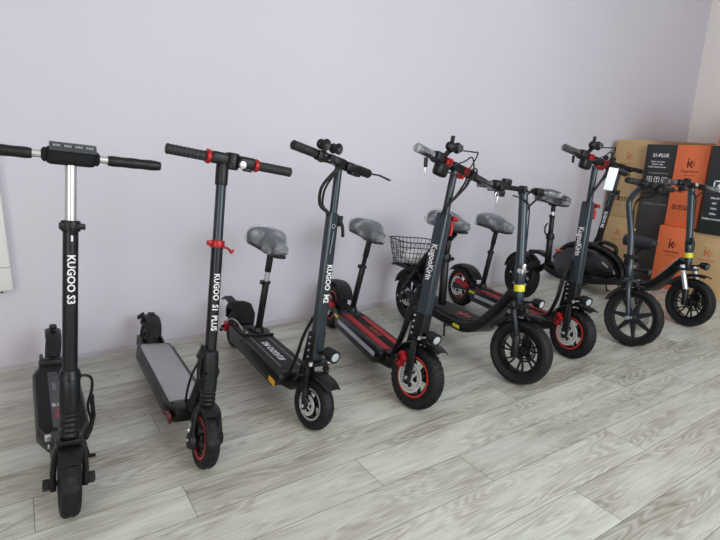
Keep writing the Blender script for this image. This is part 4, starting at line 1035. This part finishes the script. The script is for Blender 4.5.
def txt(T, s, size, u, v, material, bold=0., name='lettering'):
    return text_mb(s, size, lambda a, b, c: f(u+a, v+b, c), bold=bold).build(name, material, T)
def kirin_print(T, w, h, em, tx, icons=True, small=None):
    P(T, lambda m: k_emblem(m, 0, h-.14, .05, f), em, 'emblem')
    txt(T, 'KugooKirin', .026, 0, h-.195, tx)
    txt(T, 'Electric Scooter', .012, 0, h-.225, small or em)
    if icons:
        def ic(m):
            for k in range(4): icon(m, -.066+k*.044, h*.24, .034, f, k % 3)
        P(T, ic, BLKP, 'handling_icons')
        for k, s in enumerate('1234'): txt(T, s, .02, -.066+k*.044, h*.15, BLKP)
def tape(T, w, h, L=1.2):
    m = MB(); m.box((-.0006, 0, h/2), (.001, .05, h)); return m.build('tape', TAPE, T)
# back row, plain cardboard
T, w, h = carton('lower plain cardboard carton nearest the lilac wall, under the tall one', 4.37, 2.35, 2.62, 0, .50, CARD); kirin_print(T, w, h, ORP, ORP, False)
T, w, h = carton('tall plain cardboard carton on top against the lilac wall', 4.37, 2.35, 2.62, .502, 1.15, CARD); kirin_print(T, w, h, ORP, ORP)
T, w, h = carton('charcoal carton at the bottom of the dark stack, on the floor', 4.34, 2.085, 2.315, 0, .26, BRNB, 1.15)
T, w, h = carton('plain charcoal carton with one pale printed word, middle of the dark stack', 4.33, 2.085, 2.315, .262, .735, BRNB, 1.15); txt(T, 'KUGOO KIRIN', .028, .0, h-.09, DWHT)
T, w, h = carton('black carton with white print and icons, topmost of the dark stack', 4.30, 2.075, 2.315, .737, 1.118, BLKB, 1.15)
txt(T, 'S1-PLUS', .036, .0, h-.085, WHT, .0012)
for k, s in enumerate(('350W  36V 7.5Ah', '30km/h  120kg', 'Folding electric scooter')): txt(T, s, .0145, -.015, h-.135-k*.02, WHT, .0005)
txt(T, 'www.kugookirin.com', .018, 0, h-.222, DWHT, .0004)
def ic(m):
    for k in range(3): icon(m, -.06+k*.058, h-.272, .042, f, k)
P(T, ic, WHT, 'handling_icons'); txt(T, 'Made in China', .016, .01, h-.325, WHT)
T, w, h = carton('upper orange carton between two black cartons', 4.28, 1.835, 2.07, .50, 1.118, ORANGE, 1.2); kirin_print(T, w, h, BLKP, BLKP)
T, w, h = carton('lower orange carton standing on the floor under the other orange one', 4.24, 1.845, 2.08, 0, .498, ORANGE, 1.2); kirin_print(T, w, h, BLKP, BLKP, False)
m = MB(); m.cyl((-.0005, 0.0, .05), (-.0018, 0.0, .05), .008); m.build('emblem', BLKP, T)
T, w, h = carton('lower plain cardboard carton at the right edge, behind the rightmost scooter wheel', 4.24, 1.58, 1.83, 0, .482, CARD, 1.2); kirin_print(T, w, h, ORP, ORP, False)
T, w, h = carton('black carton with large white icons at the right edge, over plain cardboard', 4.22, 1.55, 1.80, .484, 1.118, BLKB, 1.2)
txt(T, 'C E', .06, .03, h-.17, WHT, .001); P(T, lambda m: icon(m, -.03, h-.285, .085, f, 0), WHT, 'handling_icons'); P(T, lambda m: icon(m, .07, h-.285, .085, f, 2), WHT, 'handling_icons')
for k, s in enumerate(('25km/h', '48V', '10Ah', '150kg', 'Folding scooter')): txt(T, s, .02, -.045, h-.37-k*.038, WHT, .0006)
T, w, h = carton('orange carton lying topmost at the right edge', 4.20, 1.54, 1.765, 1.12, 1.42, ORANGE, 1.2)

# ------------------------------------------------------------------ room
def struct(o): o['kind'] = 'structure'; return o
X0, X1, Y0, Y1, ZC = -2.2, 5.70, -1.7, 2.68, 2.9
def floor():
    me = bpy.data.meshes.new('floor'); vs = []; fs = []; cols = []
    W = .1652; rnd = random.Random(11); y = 1.470+W*8
    known = {(-1): (-.06,), 0: (.334, 1.748), 1: (.878, 2.252), 2: (1.205, 2.548), 3: (1.828,), 4: (1.398,), }
    k = -8
    # rows counted downward from the seam at y = 1.470
    g = .0008
    while True:
        yt = 1.470-W*k; ybm = yt-W
        if ybm < Y0-W: break
        base = known.get(k, (rnd.uniform(0, 1.38),))[0]
        xs = []; x = base
        while x > X0: x -= 1.38
        while x < X1: xs.append(x); x += 1.38
        xs.append(x)
        for a, b in zip(xs, xs[1:]):
            aa = max(a, X0); bb = min(b, X1); t = min(yt, Y1); bt = max(ybm, Y0)
            if bb <= aa or t <= bt: continue
            i = len(vs); vs += [(aa+g, bt+g, 0), (bb-g, bt+g, 0), (bb-g, t-g, 0), (aa+g, t-g, 0)]; fs.append((i, i+1, i+2, i+3))
            cols.append((rnd.random(), rnd.random(), rnd.random(), 1))
        k += 1
    n = len(fs)
    i = len(vs); vs += [(X0, Y0, -.0012), (X1, Y0, -.0012), (X1, Y1, -.0012), (X0, Y1, -.0012)]; fs.append((i, i+1, i+2, i+3)); cols.append((.3, .0, .5, 1))
    me.from_pydata(vs, [], fs)
    ca = me.color_attributes.new('plank', 'FLOAT_COLOR', 'CORNER'); j = 0
    for p, c in zip(me.polygons, cols):
        for li in p.loop_indices: ca.data[li].color = c
        p.material_index = 0 if p.index < n else 1
    me.materials.append(FLOORM); me.materials.append(mat('plank_joint', (84, 80, 74), .8))
    o = bpy.data.objects.new('floor', me); COL.objects.link(o); struct(o)
floor()
t = .12
struct(MB().box(((X0+X1)/2, Y1+t/2, ZC/2), (X1-X0+2*t, t, ZC)).build('wall_back', WALLM))
struct(MB().box((X1+t/2, (Y0+Y1)/2, ZC/2), (t, Y1-Y0, ZC)).build('wall_right', WALLW))
# left wall with a window
ly0, ly1, lz0, lz1 = -1.6, -.3, .8, 2.5
m = MB(); m.box((X0-t/2, (Y0+ly0)/2, ZC/2), (t, ly0-Y0, ZC)); m.box((X0-t/2, (Y1+ly1)/2, ZC/2), (t, Y1-ly1, ZC))
m.box((X0-t/2, (ly0+ly1)/2, lz0/2), (t, ly1-ly0, lz0)); m.box((X0-t/2, (ly0+ly1)/2, (lz1+ZC)/2), (t, ly1-ly0, ZC-lz1))
struct(m.build('wall_left', WALLM))
m = MB()
for y in (ly0+.03, (ly0+ly1)/2, ly1-.03): m.box((X0-.06, y, (lz0+lz1)/2), (.06, .06, lz1-lz0))
for z in (lz0+.03, lz1-.03): m.box((X0-.06, (ly0+ly1)/2, z), (.06, ly1-ly0, .06))
struct(m.build('window_2', ENAM))
struct(MB().box(((X0+X1)/2, (Y0+Y1)/2, ZC+t/2), (X1-X0+2*t, Y1-Y0+2*t, t)).build('ceiling', CEILM))
# front wall with a wide shop window
wx0, wx1, wz0, wz1 = .9, 3.1, .9, 2.7
m = MB()
m.box(((X0+wx0)/2-t/2, Y0-t/2, ZC/2), (wx0-X0+t, t, ZC)); m.box(((X1+wx1)/2+t/2, Y0-t/2, ZC/2), (X1-wx1+t, t, ZC))
m.box(((wx0+wx1)/2, Y0-t/2, wz0/2), (wx1-wx0, t, wz0)); m.box(((wx0+wx1)/2, Y0-t/2, (wz1+ZC)/2), (wx1-wx0, t, ZC-wz1))
struct(m.build('wall_front', WALLW))
m = MB()
for x in (wx0+.03, wx0+.83, wx0+1.67, wx1-.03): m.box((x, Y0-.06, (wz0+wz1)/2), (.06, .06, wz1-wz0))
for z in (wz0+.03, wz1-.03): m.box(((wx0+wx1)/2, Y0-.06, z), (wx1-wx0, .06, .06))
struct(m.build('window_1', ENAM))
# narrow white plinth strip at the foot of the back wall
struct(MB().box(((X0+X1)/2, Y1-.004, .012), (X1-X0, .008, .024)).build('baseboard_back', mat('pale_baseboard', (206, 200, 206), .6)))

# white wall-hung cabinet at the left edge
def cabinet():
    T = thing('wall_cabinet', 'white wall-mounted metal casing cut off by the left edge of the photo', 'cabinet', (-.34, 2.68, .385))
    m = MB(); m.prism([(-.28, 0), (.28, 0), (.28, .62), (-.28, .62)], -.05, .0, .012, f=lambda u, v, w: (u, w, v)); m.build('casing', ENAM, T)
    m = MB(); m.box((0, -.0505, .108), (.555, .001, .003)); m.build('panel_seam', SEAM, T)
    m = MB()
    for x in (.2, .235): m.cyl((x, -.03, .002), (x, -.03, -.008), .005, seg=8)
    m.build('foot_screw', GUN, T)
cabinet()

# ------------------------------------------------------------------ camera
F = Vector((0.53838926, 0.80695831, -0.24280711)); Rv = Vector((0.8358242, -0.54807439, 0.03181779)); U = Vector((0.10740072, 0.22007442, 0.96955265))
cam = bpy.data.cameras.new('camera'); co = bpy.data.objects.new('camera', cam); COL.objects.link(co)
cam.sensor_width = 36; cam.lens = 515.789/720*36; cam.clip_start = .05
M3 = Matrix((Rv, U, -F)).transposed()
co.matrix_world = Matrix.Translation((0, 0, 1.07)) @ M3.to_4x4()
scene.camera = co

# ------------------------------------------------------------------ light: daylight through the shop window, ceiling bounce
def area(name, loc, rot, sx, sy, e, col):
    l = bpy.data.lights.new(name, 'AREA'); l.shape = 'RECTANGLE'; l.size = sx; l.size_y = sy; l.energy = e; l.color = col
    o = bpy.data.objects.new(name, l); COL.objects.link(o); o.location = loc; o.rotation_euler = rot; return o
area('window_daylight', ((wx0+wx1)/2, Y0-.1, (wz0+wz1)/2), (radians(90), 0, 0), wx1-wx0-.1, wz1-wz0-.1, 55, (.88, .96, 1.))
area('side_daylight', (X0-.1, (ly0+ly1)/2, (lz0+lz1)/2), (0, radians(-90), 0), lz1-lz0-.1, ly1-ly0-.1, 31, (1., .92, .86))
w = bpy.data.worlds.new('world'); scene.world = w; w.use_nodes = True
w.node_tree.nodes['Background'].inputs[0].default_value = srgb(200, 215, 235); w.node_tree.nodes['Background'].inputs[1].default_value = .9
scene.view_settings.view_transform = 'Standard'; scene.view_settings.look = 'None'; scene.view_settings.gamma = 1
scene.view_settings.use_curve_mapping = False
scene.view_settings.exposure = .68
scene.render.film_transparent = False
scene.cycles.max_bounces = 8; scene.cycles.diffuse_bounces = 4
